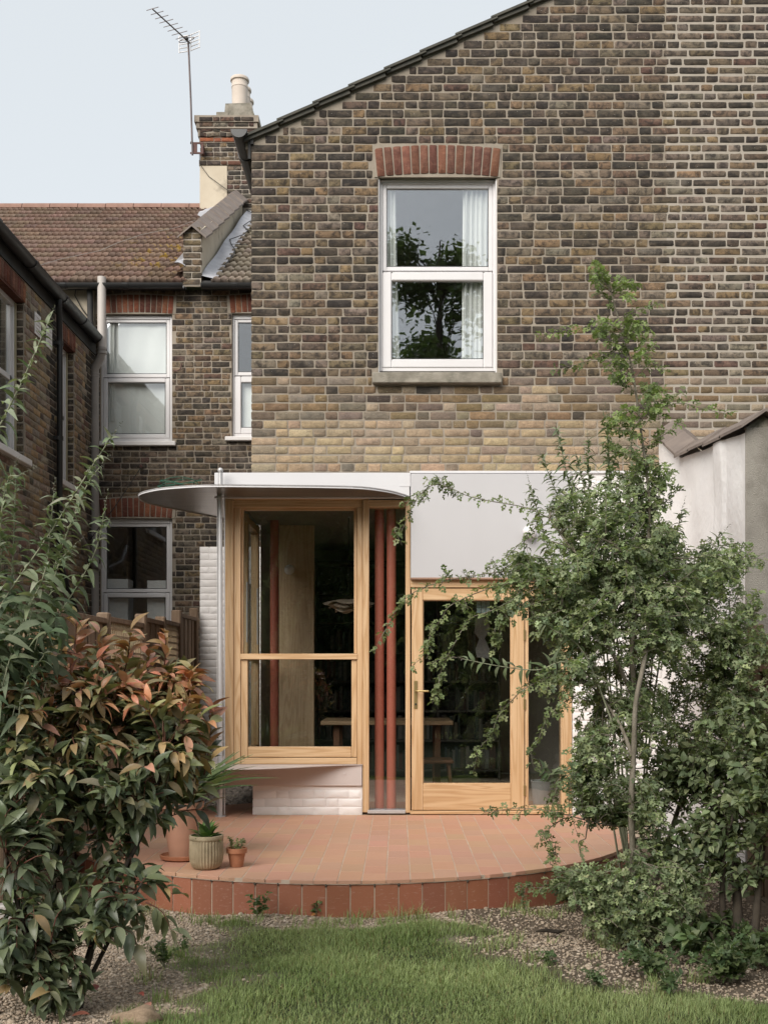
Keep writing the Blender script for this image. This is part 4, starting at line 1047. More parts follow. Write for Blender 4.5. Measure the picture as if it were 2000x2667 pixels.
# brick reveals facing the camera beside the windows
for c in lw:
    rv = courses(LX-.10, LX-.012, c[2], c[3], lambda u, v: (pick([(3, DARK), (2, MID), (1, OCHRE)]), M['brick']), S=.085, Hd=.085)
    for b in rv: b['off'] = -.012
    emit(wing, rv, (Vector((0, c[1]+.01, 0)), 0), 300)
    arch(wing, c[0]-.02, c[1]+.02, c[3]-.02, .19, int((c[1]-c[0])/.075), -.006, LFR, R(5), None, BRIGHT[2:]+ARCHRED)
    MB().box(LX-.14, LX-.002, c[0]-.03, c[1]+.03, c[3]-.02, c[3]+.20).build('arch_mortar', M['brick_red'], wing, color=(.13, .05, .035, 1))
    m_ = MB(); X = LX-.10
    for (y0, y1, z0, z1) in ((c[0], c[0]+.05, c[2], c[3]), (c[1]-.05, c[1], c[2], c[3]), (c[0]+.05, c[1]-.05, c[2], c[2]+.06), (c[0]+.05, c[1]-.05, c[3]-.07, c[3]-.0)): m_.box(X-.07, X, y0, y1, z0, z1, .004)
    wdw = m_.build('window', M['upvc'], wing); zm = (c[2]+c[3])/2
    m_ = MB()
    for (y0, y1, z0, z1, o) in ((c[0]+.05, c[1]-.05, zm-.03, zm+.03, .02), (c[1]-.10, c[1]-.05, c[2]+.06, c[3]-.07, .02), (c[0]+.05, c[0]+.10, c[2]+.06, c[3]-.07, .02)): m_.box(X-.06, X-o, y0, y1, z0, z1, .004)
    m_.build('sash', M['upvc'], wdw); MB().box(X-.045, X-.04, c[0]+.05, c[1]-.05, c[2]+.05, c[3]-.06).build('pane', M['glass_n'], wdw)
    MB().box(X-.02, LX+.06, c[0]-.06, c[1]+.07, c[2]-.07, c[2], .006).build('sill', M['white_brick'], wdw)
    MB().box(X-.004, X+.016, c[1]-.03, c[1]-.0, c[2], c[3]-.03, .003).build('sealing_bead', surf('yellowed_timber', (.42, .37, .25), None, 5, .8) if 'yel' not in M else M['yel'], wdw); M['yel'] = bpy.data.materials['yellowed_timber']
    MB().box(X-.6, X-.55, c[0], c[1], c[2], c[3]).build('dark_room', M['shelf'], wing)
# eaves gutter, fascia, shallow roof behind it
m_ = MB(); m_.prism_y(half_round(LX+.09, 5.66, .075), -.6, BY-.12); g = m_.build('gutter', M['black'], wing, smooth=True)
for y in (.5, 1.6, 2.7, 3.5):
    m_ = MB(); m_.prism_y(half_round(LX+.09, 5.66, .084, 10, .012), y, y+.07); m_.build('gutter_clip', M['black'], g)
m_ = MB(); m_.box(LX-.02, LX+.012, -.6, BY-.02, LZ-.04, 5.66); m_.build('fascia_board', M['blackmatt'], wing)
MB().prism_y([(LX+.05, 5.66), (LX-4, 7.3), (LX-4, 7.25), (LX+.05, 5.62)], -.6, BY-.03).build('roof', M['slate'], wing)
# black rainwater pipe
px_ = LX+.055
m_ = MB(); m_.tube([(LX+.09, 2.62, 5.6), (LX+.09, 2.62, 5.47), (px_, 2.76, 5.25), (px_, 2.76, 5.1), (px_, 2.76, 2.6), (px_+.02, 3.0, 2.3), (px_+.02, 3.35, 2.05), (px_+.02, 3.35, GZ)], .036, 12); pp = m_.build('downpipe', M['black'], wing, smooth=True)
for z in (5.1, 4.0, 3.05, 1.9):
    m_ = MB(); yy = 2.76 if z > 2.6 else 3.35; m_.tube([(px_, yy, z), (px_, yy, z+.05)], .043, 12); m_.box(px_-.05, px_, yy-.07, yy-.04, z, z+.04); m_.build('pipe_clip', M['black'], pp)
# air vents on the wall
for (y, z) in ((2.02, 5.02), (2.42, 5.0)):
    m_ = MB(); m_.box(LX, LX+.012, y, y+.2, z, z+.24, .003); vv = m_.build('air_vent', M['white_brick'], wing)
    for k in range(5): MB().box(LX+.012, LX+.018, y+.02, y+.18, z+.03+k*.04, z+.045+k*.04).build('louvre', M['white_brick'], vv)
# grey soil pipe in the corner
sx, sy = PX(266, BY-.22), BY-.22
m_ = MB(); x2 = PX(248, BY-.14); M['soilpipe'] = surf('pale_grey_vent_pipe', (.52, .475, .44), (.47, .43, .40), 4, .5, bump=0)
m_.tube([(sx, sy, PZ(722, sy)), (sx, sy, PZ(905, sy))], .055, 16); soil = m_.build('soil_pipe', M['soilpipe'], wing, smooth=True)
m_ = MB(); m_.tube([(sx, sy, PZ(905, sy)), (sx, sy, PZ(916, sy)), (sx-.02, sy+.02, PZ(930, sy)), (x2+.01, sy+.05, PZ(955, sy)), (x2, sy+.07, PZ(970, sy)), (x2, sy+.07, GZ)], .056, 16); m_.build('lower_soil_pipe', M['greypipe'], soil, smooth=True)
for yp, dx in ((908, 0), (918, 0), (950, 1), (968, 1), (975, 1), (1200, 1), (1390, 1)):
    m_ = MB(); xx = sx if not dx else x2; yy = sy if not dx else sy+.07; zz = PZ(yp, sy); m_.tube([(xx, yy, zz), (xx, yy, zz-.02)], .064, 16); m_.build('pipe_socket', M['greypipe'], soil, smooth=True)
m_ = MB(); z = PZ(1480, BY); m_.tube([(LX+.05, BY-1.3, z+.45), (LX+.10, BY-.75, z+.18), (x2-.02, sy+.05, z)], .03, 10); m_.tube([(x2, sy+.05, z), (x2+.09, sy+.0, z)], .04, 12); m_.build('waste_branch', M['greypipe'], soil, smooth=True)
m_ = MB(); m_.tube([(x2-.05, sy-.04, PZ(1405, BY)), (x2-.05, sy-.14, PZ(1405, BY))], .05, 14); m_.build('waste_cap', M['blackmatt'], soil, smooth=True)
m_ = MB(); m_.tube([(PX(240, BY), BY-.10, PZ(757, BY)), (PX(242, BY), BY-.1, PZ(840, BY)), (PX(247, BY), BY-.12, PZ(900, BY))], .04, 12); m_.build('roof_outlet_pipe', M['blackmatt'], back, smooth=True)
m_ = MB(); m_.tube([P(214, 738, BY-.2), P(200, 742, BY-.15), P(196, 770, BY-.05), P(215, 805, BY-.04), P(234, 830, BY-.04), P(232, 860, BY-.04), P(232, 890, BY-.05)], .008, 6); tag(m_.build('looped_cable', M['wire'], None, smooth=True, fix=False), 'black cable looping down over the cream rendered wall', 'cable')
cl = thing('washing_line', P(368, 1228, BY-.02), 'thin dark washing line slanting down from an eyebolt on the back wall', 'washing line')
MB().tube([P(368, 1213, BY), P(368, 1215, BY-.06)], .02, 8).build('eyebolt', M['rust'], cl)
MB().tube([P(368, 1218, BY-.06), P(300, 1320, BY-.5), P(236, 1405, BY-.6)], .006, 5).build('line', M['wire'], cl)
hk = MB(); hk.tube([P(473, 948, BY), P(473, 952, BY-.06), P(470, 962, BY-.07), P(462, 966, BY-.05), P(452, 965, BY-.02)], .008, 6); tag(hk.build('wall_hook', M['rust'], None, smooth=True), 'small rusty hook on the back brick wall beside the upper sash window', 'hook')

# =================================================================== WHITE PIER BESIDE THE BAY, GARDEN WALL ON THE RIGHT
WY = 2.9
pier = thing('white_garden_pier', (PX(545, WY), WY, GZ), 'white painted brick wall end standing between fence and bay window', 'wall')
x0, x1 = PX(521, WY), -1.45
MB().box(x0+.004, x1, WY+.0036, WY+.25, GZ, PZ(1429, WY)).build('wall_core', M['white_brick'], pier)
pb = courses(x0, x1, GZ+.1, PZ(1430, WY)-.005, lambda u, v: ((0, 0, 0), M['white_brick']), J=.004, bh=.0755, gauge=.0785)
for b in pb: b['off'] = .0006+rnd.uniform(-.0008, .0006)
emit(pier, pb, (Vector((0, WY, 0)), 0), 300)
RX = PX(1720); RY0 = RX*F/(1942-1037)-DC
gw = thing('garden_wall', (RX, RY0, GZ), 'white rendered garden wall with brown ridge coping at the right edge', 'wall')
def ztop(y):
    if y > -.7: return 3.17+(y+.7)/.7*.35-.05
    return 3.0+(y-RY0)/(-.7-RY0)*.17-.05
m_ = MB()
def fn(u, v):
    y = -.002+(RY0+.002)*u; z = GZ-.1+(ztop(y)-GZ+.1)*v
    bulge = .012*math.sin(y*3.1+z*1.7)+.008*math.sin(y*7.3-z*4.1)+.006*math.sin(z*9+y*5)
    if -2.05 < y < -1.75: bulge -= .018
    return Vector((RX+bulge*(0 if u > .96 else 1), y, z))
m_.sheet(fn, 70, 60); m_.build('render_face', M['white_render'], gw, smooth=True, fix=False)
m_ = MB(); m_.prism_x([(-.001, GZ-.1), (RY0, GZ-.1), (RY0, ztop(RY0)), (-.7, ztop(-.7)), (-.001, ztop(0))], RX+.02, RX+.23); m_.build('wall_core', M['white_render'], gw)
MB().box(RX-.008, RX+.30, RY0-.02, RY0+.0, GZ, ztop(RY0)+.03, .004).build('end_render', M['pebbledash'], gw)
MB().prism_y([(RX-.005, ztop(RY0)+.03), (RX+.24, ztop(RY0)+.03), (RX+.115, ztop(RY0)+.11)], RY0-.012, RY0+.05).build('gable_infill', M['concrete'], gw)
seg = [(0.0, ztop(0)), (-.35, ztop(-.35)), (-.72, ztop(-.72)), (-1.15, ztop(-1.15)), (-1.6, ztop(-1.6)), (-2.05, ztop(-2.05)), (RY0-.06, ztop(RY0))]
xc = RX+.11; hw = .17
for k in range(len(seg)-1):
    (ya, za), (yb, zb) = seg[k], seg[k+1]; yb -= .03; t_ = .022; e = .012*(k % 2)
    m_ = MB()
    def cs(y, z, e): return [(xc-hw, y, z+e), (xc, y, z+.115+e), (xc+hw, y, z+e), (xc+hw, y, z-t_+e), (xc, y, z+.115-t_+e), (xc-hw, y, z-t_+e)]
    m_.v += cs(ya, za+.02, e)+cs(yb, zb+.02, e+.003)
    for q in range(6): m_.f.append((q, (q+1) % 6, 6+(q+1) % 6, 6+q))
    m_.f += [(0, 1, 4, 5), (1, 2, 3, 4), (6, 11, 10, 7), (7, 10, 9, 8)]
    m_.build('coping_tile', M['coping'], gw)

# =================================================================== FENCES
def fence_run(name, x, ys, ztops, label, post_h=.12):
    f = thing(name, (x, ys[0], GZ), label, 'fence')
    for i in range(len(ys)-1):
        y0, y1 = ys[i]+.05, ys[i+1]-.05; zt = ztops[i]
        MB().box(x-.05, x+.05, ys[i]-.045, ys[i]+.045, GZ-.1, zt+post_h-.08, .012).build('post', M['fence'], f)
        n = max(3, int(abs(y1-y0)/.105)); st = (y1-y0)/n
        lat = i % 2 == 0
        zb = zt-(.42 if lat else .03)
        for k in range(n):
            MB().box(x-.012+(.008 if k % 2 else 0), x+.004+(.008 if k % 2 else 0), y0+k*st, y0+(k+1)*st+.008, GZ, zb, 0).build('board', M['fence'], f)
        MB().box(x-.03, x+.045, y0, y1, zt-.03, zt+.012, .004).build('capping_rail', M['fence'], f)
        if lat:
            MB().box(x-.02, x+.035, y0, y1, zb, zb+.035, .003).build('mid_rail', M['trellis'], f)
            for k in range(int((y1-y0)/.062)): MB().box(x+.006, x+.018, y0+.02+k*.062, y0+.042+k*.062, zb+.03, zt-.03, 0).build('trellis_slat', M['trellis'], f)
            for k in range(5): MB().box(x+.018, x+.029, y0, y1, zb+.07+k*.065, zb+.09+k*.065, 0).build('trellis_slat', M['trellis'], f)
    MB().box(x-.05, x+.05, ys[-1]-.045, ys[-1]+.045, GZ-.1, ztops[-1]+post_h, .012).build('post', M['fence'], f)
    return f
fence_run('garden_fence', -2.37, [-3.6, -2.3, -1.2, .1, .95, 1.75, 2.75], [1.70, 1.72, 1.74, 1.80, 1.82, 1.93], 'brown timber fence with trellis panels along the left boundary')
# trellis nearer the far end where it shows above the shrub
f2 = thing('timber_boundary_fence', (2.55, -3, GZ), 'dark timber boundary fence behind the right hand foliage', 'fence')
for k in range(22):
    y = RY0-.08-k*.11
    MB().box(2.46, 2.475+(.008 if k % 2 else 0), y-.112, y, GZ, 1.55, 0).build('board', M['fence'], f2)
for y in (RY0-.1, RY0-1.4, RY0-2.5): MB().box(2.37, 2.46, y-.09, y, GZ, 1.62, .01).build('post', M['fence'], f2)
for z in (.2, 1.3): MB().box(2.42, 2.458, RY0-2.4, RY0-.1, z, z+.06, .004).build('rail', M['fence'], f2)

# =================================================================== PATIO
pc, pr_ = (-.37, -1.03), 2.23
patio = bpy.data.objects.new('patio', None); COL.objects.link(patio); tag(patio, 'round raised terrace of terracotta tiles in front of the extension', None, None, 'structure'); WORLD['patio'] = Vector((0, 0, 0))
m_ = MB(); m_.prism([(pc[0]+(pr_-.0135)*math.cos(a), pc[1]+(pr_-.0135)*math.sin(a)) for a in np.linspace(0, 2*math.pi, 128, endpoint=False)], GZ-.1, -.0022); m_.build('grout_bed', M['grout'], patio)
m_ = MB(); m_.box(-1.30, 2.36, -.03, 4.3, -.2, -.0026); m_.build('floor_bed', M['grout'], patio)
def clip_poly(poly, fn):
    out = []
    for i in range(len(poly)):
        a, b = poly[i], poly[(i+1) % len(poly)]; fa, fb = fn(a), fn(b)
        if fa >= 0: out.append(a)
        if (fa >= 0) != (fb >= 0):
            t_ = fa/(fa-fb); out.append((a[0]+(b[0]-a[0])*t_, a[1]+(b[1]-a[1])*t_))
    return out
def circle_clip(poly):
    for k in range(64):
        a = 2*math.pi*k/64; n_ = (math.cos(a), math.sin(a)); 
        poly = clip_poly(poly, lambda p: pr_*math.cos(math.pi/64)-((p[0]-pc[0])*n_[0]+(p[1]-pc[1])*n_[1]))
        if len(poly) < 3: return []
    return poly
TWd, TLn, gap = .151, .285, .0030
TC = [(.50, .285, .19), (.505, .29, .193), (.49, .28, .186)]
nt = 0
for c in range(-18, 14):
    xa = .076+c*TWd; off = rnd.choice((0, .095, .19))+rnd.uniform(-.02, .02)
    for k in range(-14, 8):
        ya = k*TLn+off
        w = lambda: rnd.uniform(-.0018, .0018)
        base = [(xa+gap+w(), ya+gap*.45), (xa+TWd-gap+w(), ya+gap*.45), (xa+TWd-gap+w(), ya+TLn-gap*.45), (xa+gap+w(), ya+TLn-gap*.45)]
        inside = xa > PX(657)-.02
        poly = circle_clip(base)
        if len(poly) >= 3 and inside: poly = clip_poly(poly, lambda p: -.02-p[1])
        jobs = [poly] if len(poly) >= 3 else []
        if xa > -1.28 and xa+TWd < 2.3 and ya+TLn > .14 and ya < 1.0:
            pi_ = clip_poly(base, lambda p: p[1]-.13); jobs.append(pi_)
        for pl_ in jobs:
            ar = abs(sum(pl_[i][0]*pl_[(i+1) % len(pl_)][1]-pl_[(i+1) % len(pl_)][0]*pl_[i][1] for i in range(len(pl_))))/2 if len(pl_) >= 3 else 0
            if ar < .0015: continue
            cxx = sum(p[0] for p in pl_)/len(pl_); cyy = sum(p[1] for p in pl_)/len(pl_)
            z = rnd.uniform(-.0005, .0005); m_ = MB(); n_ = len(pl_)
            ins = [(p[0]+(cxx-p[0])*.012, p[1]+(cyy-p[1])*.008) for p in pl_]
            m_.v = [(p[0], p[1], -.022) for p in pl_]+[(p[0], p[1], z-.0015) for p in pl_]+[(p[0], p[1], z) for p in ins]
            for i in range(n_):
                q = (i+1) % n_; m_.f += [(i, q, n_+q, n_+i), (n_+i, n_+q, 2*n_+q, 2*n_+i)]
            m_.f.append(tuple(range(2*n_, 3*n_)))
            m_.build('tile', M['terracotta'], patio, color=(*jitter(rnd.choice(TC), .022), 1), fix=False); nt += 1
M['mortar_blob'] = surf('dark_mortar_blob', (.07, .06, .05), (.12, .1, .08), 80, .95)
# upright riser tiles round the edge
ra = .151/(pr_-.01); k = 0; a = R(-205)
while a < R(15):
    a1 = a+ra-.004/pr_; m_ = MB(); pts = []
    r1 = pr_-.010+rnd.uniform(-.002, .002); r0 = pr_-.03
    pts = [(pc[0]+r*math.cos(t_), pc[1]+r*math.sin(t_)) for r, t_ in ((r0, a), (r1, a+.001), (r1+.0003, (a+a1)/2), (r1, a1-.001), (r0, a1))]
    m_.prism(list(pts), -.34, -.026+rnd.uniform(-.001, .001)); m_.build('riser_tile', M['terracotta'], patio, color=(*jitter((.285, .11, .063), .14), 1))
    if R(-150) < a < R(-35) and rnd.random() < .8:
        q_ = (pc[0]+(pr_-.006)*math.cos(a-.001), pc[1]+(pr_-.006)*math.sin(a-.001)); m_ = MB(); m_.sphere((*q_, -.03), .008, 7, 5, (rnd.uniform(.5, 1.3), .6, rnd.uniform(.6, 1.6))); m_.build('mortar_blob', M['mortar_blob'], patio, smooth=True)
    a += ra
m_ = MB(); n_ = 160
ang = np.linspace(R(-205), R(15), n_)
for i in range(n_-1):
    for (r0, z0, r1, z1) in ((pr_-.004, -.022, pr_-.004, -.0265),):
        A = (pc[0]+r0*math.cos(ang[i]), pc[1]+r0*math.sin(ang[i])); B = (pc[0]+r0*math.cos(ang[i+1]), pc[1]+r0*math.sin(ang[i+1]))
        m_.quad((*A, z0), (*B, z0), (*B, z1), (*A, z1))
m_.build('grout_line', M['grout'], patio, fix=False)

# =================================================================== GROUND
def hill(x, y):
    return .018*math.sin(x*2.1+y*1.3)+.012*math.sin(x*5.3-y*3.7)+.01*math.sin(y*6.1+x*2.2)
def lawn_mask(x, y):
    d = y+DC
    if d < 3.2: return 1.0 if abs(x) < 1.8 else 0.0
    L_ = -1.04+.10*math.sin(y*5)+.05*math.sin(y*13)
    pts = [(4.6, 2.3), (5.04, 1.67), (5.3, 1.2), (5.55, .9), (5.85, .6), (6.37, .5), (6.8, .35)]
    Rr = 2.6 if d < 4.6 else pts[-1][1]
    for (d0, x0), (d1, x1) in zip(pts, pts[1:]):
        if d0 <= d <= d1: Rr = x0+(x1-x0)*(d-d0)/(d1-d0)
    Rr += .05*math.sin(y*7+1)
    if d > 6.62+.10*math.sin(x*4)+.05*math.sin(x*11): return 0.0
    e = min(x-L_, Rr-x)
    e += .10*math.sin(x*9+y*6)+.07*math.sin(y*17-x*11)
    return max(0.0, min(1.0, e/.42+.25))
gxs = np.unique(np.concatenate([np.array([-150, -60, -25, -12, -7, -5]), np.linspace(-4, 4, 150), np.array([5, 7, 12, 25, 60, 150])]))
gys = np.unique(np.concatenate([np.array([-150, -60, -30, -20, -14]), np.linspace(-11, 5, 200), np.array([7, 10, 20, 60, 150])]))
V = []; Cc = []
for y in gys:
    for x in gxs:
        near = 1 if abs(x) < 4 and -11 < y < 5 else 0
        V.append((x, y, GZ-.012+hill(x, y)*near)); lm = lawn_mask(x, y)
        left = 1 if x < 0 else 0
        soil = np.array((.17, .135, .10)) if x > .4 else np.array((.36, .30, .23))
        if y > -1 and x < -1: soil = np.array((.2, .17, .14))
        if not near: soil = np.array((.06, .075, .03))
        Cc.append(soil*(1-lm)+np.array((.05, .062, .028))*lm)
nx = len(gxs); T = []
for j in range(len(gys)-1):
    for i in range(nx-1):
        p = j*nx+i; T += [(p, p+1, p+nx+1), (p, p+nx+1, p+nx)]
t = NT('earth'); base = t.piece(); v = t.pos()
col = t.mix(t.ramp(t.noise(v, 40, 6, .7), .35, .7), base, t.mix(1., base, (.55, .52, .5), 'MULTIPLY'))
M['earth'] = t.done(t.bsdf(col, .97, 0, t.bump(t.noise(v, 60, 5, .7), 1., .015), .2))
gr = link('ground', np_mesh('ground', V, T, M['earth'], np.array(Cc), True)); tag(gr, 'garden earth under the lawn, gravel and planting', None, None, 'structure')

# ---- stones
def ico(seed):
    r = np.random.default_rng(seed); p = (1+5**.5)/2
    V = np.array([(-1, p, 0), (1, p, 0), (-1, -p, 0), (1, -p, 0), (0, -1, p), (0, 1, p), (0, -1, -p), (0, 1, -p), (p, 0, -1), (p, 0, 1), (-p, 0, -1), (-p, 0, 1)], float)/1.9
    V *= r.uniform(.75, 1.2, (12, 1)); V *= r.uniform(.7, 1.2, (1, 3)); V[:, 2] *= .62
    T = np.array([(0, 11, 5), (0, 5, 1), (0, 1, 7), (0, 7, 10), (0, 10, 11), (1, 5, 9), (5, 11, 4), (11, 10, 2), (10, 7, 6), (7, 1, 8), (3, 9, 4), (3, 4, 2), (3, 2, 6), (3, 6, 8), (3, 8, 9), (4, 9, 5), (2, 4, 11), (6, 2, 10), (8, 6, 7), (9, 8, 1)])
    return V, T
ICO = [ico(s) for s in range(6)]
def scatter_stones(name, label, pts, sizes, cols, parent=None):
    Vs, Ts, Cs, off = [], [], [], 0
    n = len(pts); pts = np.array(pts); rot = NR.uniform(0, 2*math.pi, n); ids = NR.integers(0, 6, n)
    for q in range(6):
        sel = np.where(ids == q)[0]
        if not len(sel): continue
        v, t_ = ICO[q]; c, s = np.cos(rot[sel]), np.sin(rot[sel])
        X = v[None, :, 0]*c[:, None]-v[None, :, 1]*s[:, None]; Y = v[None, :, 0]*s[:, None]+v[None, :, 1]*c[:, None]
        W = np.stack([X, Y, np.repeat(v[None, :, 2], len(sel), 0)], -1)*sizes[sel][:, None, None]+pts[sel][:, None, :]
        Vs.append(W.reshape(-1, 3)); Ts.append((t_[None]+(np.arange(len(sel))*12)[:, None, None]).reshape(-1, 3)+off); off += len(sel)*12
        Cs.append(np.repeat(cols[sel], 12, 0))
    o = link(name, np_mesh(name, np.concatenate(Vs), np.concatenate(Ts), M['stone'], np.concatenate(Cs), True), parent)
    tag(o, label, None, None, 'stuff'); return o
SC = np.array([(0.486, 0.392, 0.297), (0.419, 0.338, 0.250), (0.567, 0.472, 0.371), (0.378, 0.297, 0.223), (0.459, 0.351, 0.250), (0.527, 0.452, 0.378), (0.311, 0.250, 0.189)])
def in_patio(x, y, m=0): return math.hypot(x-pc[0], y-pc[1]) < pr_+m
pts = []; k = 0
while len(pts) < 34000 and k < 400000:
    k += 1; x = rnd.uniform(-2.35, 2.3); y = rnd.uniform(-6.2, -1.2); d = y+DC
    if in_patio(x, y, .005): continue
    lm = lawn_mask(x, y)
    if lm > .25 and rnd.random() > .05*(1-lm): continue
    dens = 1.0 if x < -.75 else (.85 if (x < .4 and d > 6.2) else .33)
    if x > .4 and .3 < (x-.4) < 1.2 and 5.3 < d < 6.6: dens = .45
    if rnd.random() > dens: continue
    if abs(x/d)*F > 1100: continue
    pts.append((x, y, GZ-.010+hill(x, y)+rnd.uniform(-.002, .004)))
n = len(pts); sz = NR.lognormal(math.log(.0058), .42, n); sz = np.clip(sz, .003, .022)
scatter_stones('gravel', 'beige and brown pea gravel beside the lawn', pts, sz, (SC[NR.integers(0, len(SC), n)]*.65+SC.mean(0)*.35)*NR.uniform(.88, 1.08, (n, 1)))
pts = [(rnd.uniform(-2.3, -1.36), rnd.uniform(.75, 2.85), 0) for _ in range(3500)]
pts = [(x, y, GZ+.06+(y-.7)*.17+rnd.uniform(-.01, .01)) for x, y, _ in pts if not in_patio(x, y, .02)]
n = len(pts); scatter_stones('pebble_bank', 'grey rounded pebbles heaped behind the bay window', pts, NR.uniform(.016, .03, n), np.array([(.30, .26, .225)])*NR.uniform(.6, 1.25, (n, 1)))
MB().quad((-2.35, .6, GZ+.02), (-1.34, .6, GZ+.02), (-1.34, 2.9, GZ+.43), (-2.35, 2.9, GZ+.43)).build('bank', M['soil'], None, fix=False); bpy.data.objects['bank']['kind'] = 'structure'; bpy.data.objects['bank']['label'] = 'sloping earth under the pebbles behind the bay'

# =================================================================== GRASS
def blades(n_try, area, hmin, hmax, wid, dens_fn, colset, zf, clump=None):
    x = NR.uniform(area[0], area[1], n_try); y = NR.uniform(area[2], area[3], n_try)
    keep = NR.random(n_try) < np.array([dens_fn(a, b) for a, b in zip(x, y)])
    x, y = x[keep], y[keep]; n = len(x)
    z = np.array([zf(a, b) for a, b in zip(x, y)])
    th = NR.uniform(0, 2*math.pi, n); lean = NR.uniform(.15, .9, n); h = NR.uniform(hmin, hmax, n)*(.62+.75*(.5+.5*np.sin(x*5.1+np.sin(y*4.3)*2)*np.sin(y*6.2-x*2.1))); w = wid*NR.uniform(.6, 1.3, n)
    dx, dy = np.cos(th), np.sin(th); px, py = -dy, dx
    base = np.stack([x, y, z], -1)
    def ring(f, wf):
        out = f*f*lean*h; up = h*f*(1-.35*lean*f)
        c = base+np.stack([dx*out, dy*out, up], -1); s = np.stack([px*w*wf, py*w*wf, np.zeros(n)], -1)
        return c-s, c+s
    a0, b0 = ring(0, 1); a1, b1 = ring(.55, .8); a2, b2 = ring(1.0, .12)
    V = np.stack([a0, b0, a1, b1, a2, b2], 1).reshape(-1, 3)
    q = np.array([(0, 1, 3), (0, 3, 2), (2, 3, 5), (2, 5, 4)])
    T = (q[None]+(np.arange(n)*6)[:, None, None]).reshape(-1, 3)
    patch = .5+.5*np.sin(x*3.1+np.sin(y*2.7)*1.4)*np.sin(y*3.6+x)
    c = colset[0]*(1-patch[:, None])+colset[1]*patch[:, None]; c = c*NR.uniform(.7, 1.3, (n, 1))
    dry = NR.random(n) < .09; c[dry] = np.array((.30, .25, .12))*NR.uniform(.7, 1.1, (dry.sum(), 1))
    return V, T, np.repeat(c, 6, 0)
zf = lambda a, b: GZ-.014+hill(a, b)
GC = [np.array((.21, .275, .105)), np.array((.36, .415, .19))]
A = blades(260000, (-1.5, 2.4, -6.1, -3.3), .015, .046, .0015, lambda a, b: lawn_mask(a, b)**1.2*(.55+.45*math.sin(a*2.3+b*1.7)**2), GC, zf)
def edge_d(a, b):
    r = math.hypot(a-pc[0], b-pc[1])-pr_
    if r < .01: return 0
    v_ = 0
    for (cx, cy_, rr) in TUFT:
        if math.hypot(a-cx, b-cy_) < rr: v_ = max(v_, .5)
    if r < .25: v_ = max(v_, .10*max(0, math.sin(a*9+1))**2)
    return v_
TUFT = []
for _ in range(34):
    an = R(rnd.uniform(-140, -45)); rr = pr_+rnd.uniform(.03, .35); TUFT.append((pc[0]+rr*math.cos(an), pc[1]+rr*math.sin(an), rnd.uniform(.03, .09)))
for _ in range(40): TUFT.append((rnd.uniform(-1.3, 1.6), -DC+rnd.uniform(5.2, 6.7), rnd.uniform(.03, .08)))
B = blades(60000, (-1.8, 1.8, -5.1, -2.9), .03, .10, .0022, edge_d, GC, zf)
off = len(A[0])
o = link('grass', np_mesh('grass', np.concatenate([A[0], B[0]]), np.concatenate([A[1], B[1]+off]), M['grass'], np.concatenate([A[2], B[2]])))
tag(o, 'soft uneven green lawn grass in the foreground', None, None, 'stuff')

# =================================================================== PLANTS
def leaf_oval(seg=6, wid=.36, fold=.16, curl=.25, tip=1.25, wave=.0):
    V = []; ts = np.linspace(0, 1, seg+1)
    for t_ in ts:
        w = wid*.5*math.sin(math.pi*min(1, t_**.85))**.8*(1-.12*t_) if 0 < t_ < 1 else .004
        zc_ = -curl*t_*t_+.06*math.sin(t_*math.pi)
        V += [(t_, -w, zc_+fold*w+wave*math.sin(t_*14)*w), (t_, 0, zc_), (t_, w, zc_+fold*w-wave*math.sin(t_*14+1)*w)]
    T = []
    for k in range(seg):
        a = 3*k; T += [(a, a+3, a+4), (a, a+4, a+1), (a+1, a+4, a+5), (a+1, a+5, a+2)]
    return np.array(V), np.array(T)
def leaf_lobed(j):
    r = random.Random(j); o = [(0, 0), (.16, .05), (.22, .26), (.40, .30), (.42, .15), (.58, .36), (.74, .34), (.72, .14), (.92, .16), (1.0, .0)]
    L_ = [(x, y*(1+r.uniform(-.15, .15))) for x, y in o]; Rr = [(x, -y*(1+r.uniform(-.15, .15))) for x, y in reversed(o[1:-1])]
    out = L_+Rr; c = r.uniform(.1, .35); f = r.uniform(.25, .6)
    V = [(x, y, f*abs(y)-c*x*x) for x, y in out]+[(.3, 0, -c*.09), (.65, 0, -c*.42)]
    n = len(out); T = []
    for k in range(n):
        x = (out[k][0]+out[(k+1) % n][0])/2; T.append((k, (k+1) % n, n if x < .48 else n+1))
    T += [(n, n+1, 4), (n+1, n, n-4)] if False else []
    return np.array(V), np.array(T)
LEAVES = {'photinia': [leaf_oval(6, .40, .35, c, 1, 0) for c in (.1, .25, .4)], 'buddleia': [leaf_oval(6, .36, .5, c, 1, .12) for c in (.25, .55, .95)],
          'hawthorn': [leaf_lobed(j) for j in range(5)], 'broad': [leaf_oval(5, .62, .3, c, 1, .1) for c in (.15, .35)], 'diamond': [(np.array([(0, 0, 0), (.5, .28, .08), (1, 0, -.1), (.5, -.28, .08)]), np.array([(0, 1, 2), (0, 2, 3)]))], 'strap': [leaf_oval(6, .10, .3, c) for c in (.5, .9)]}
LMESH = {}
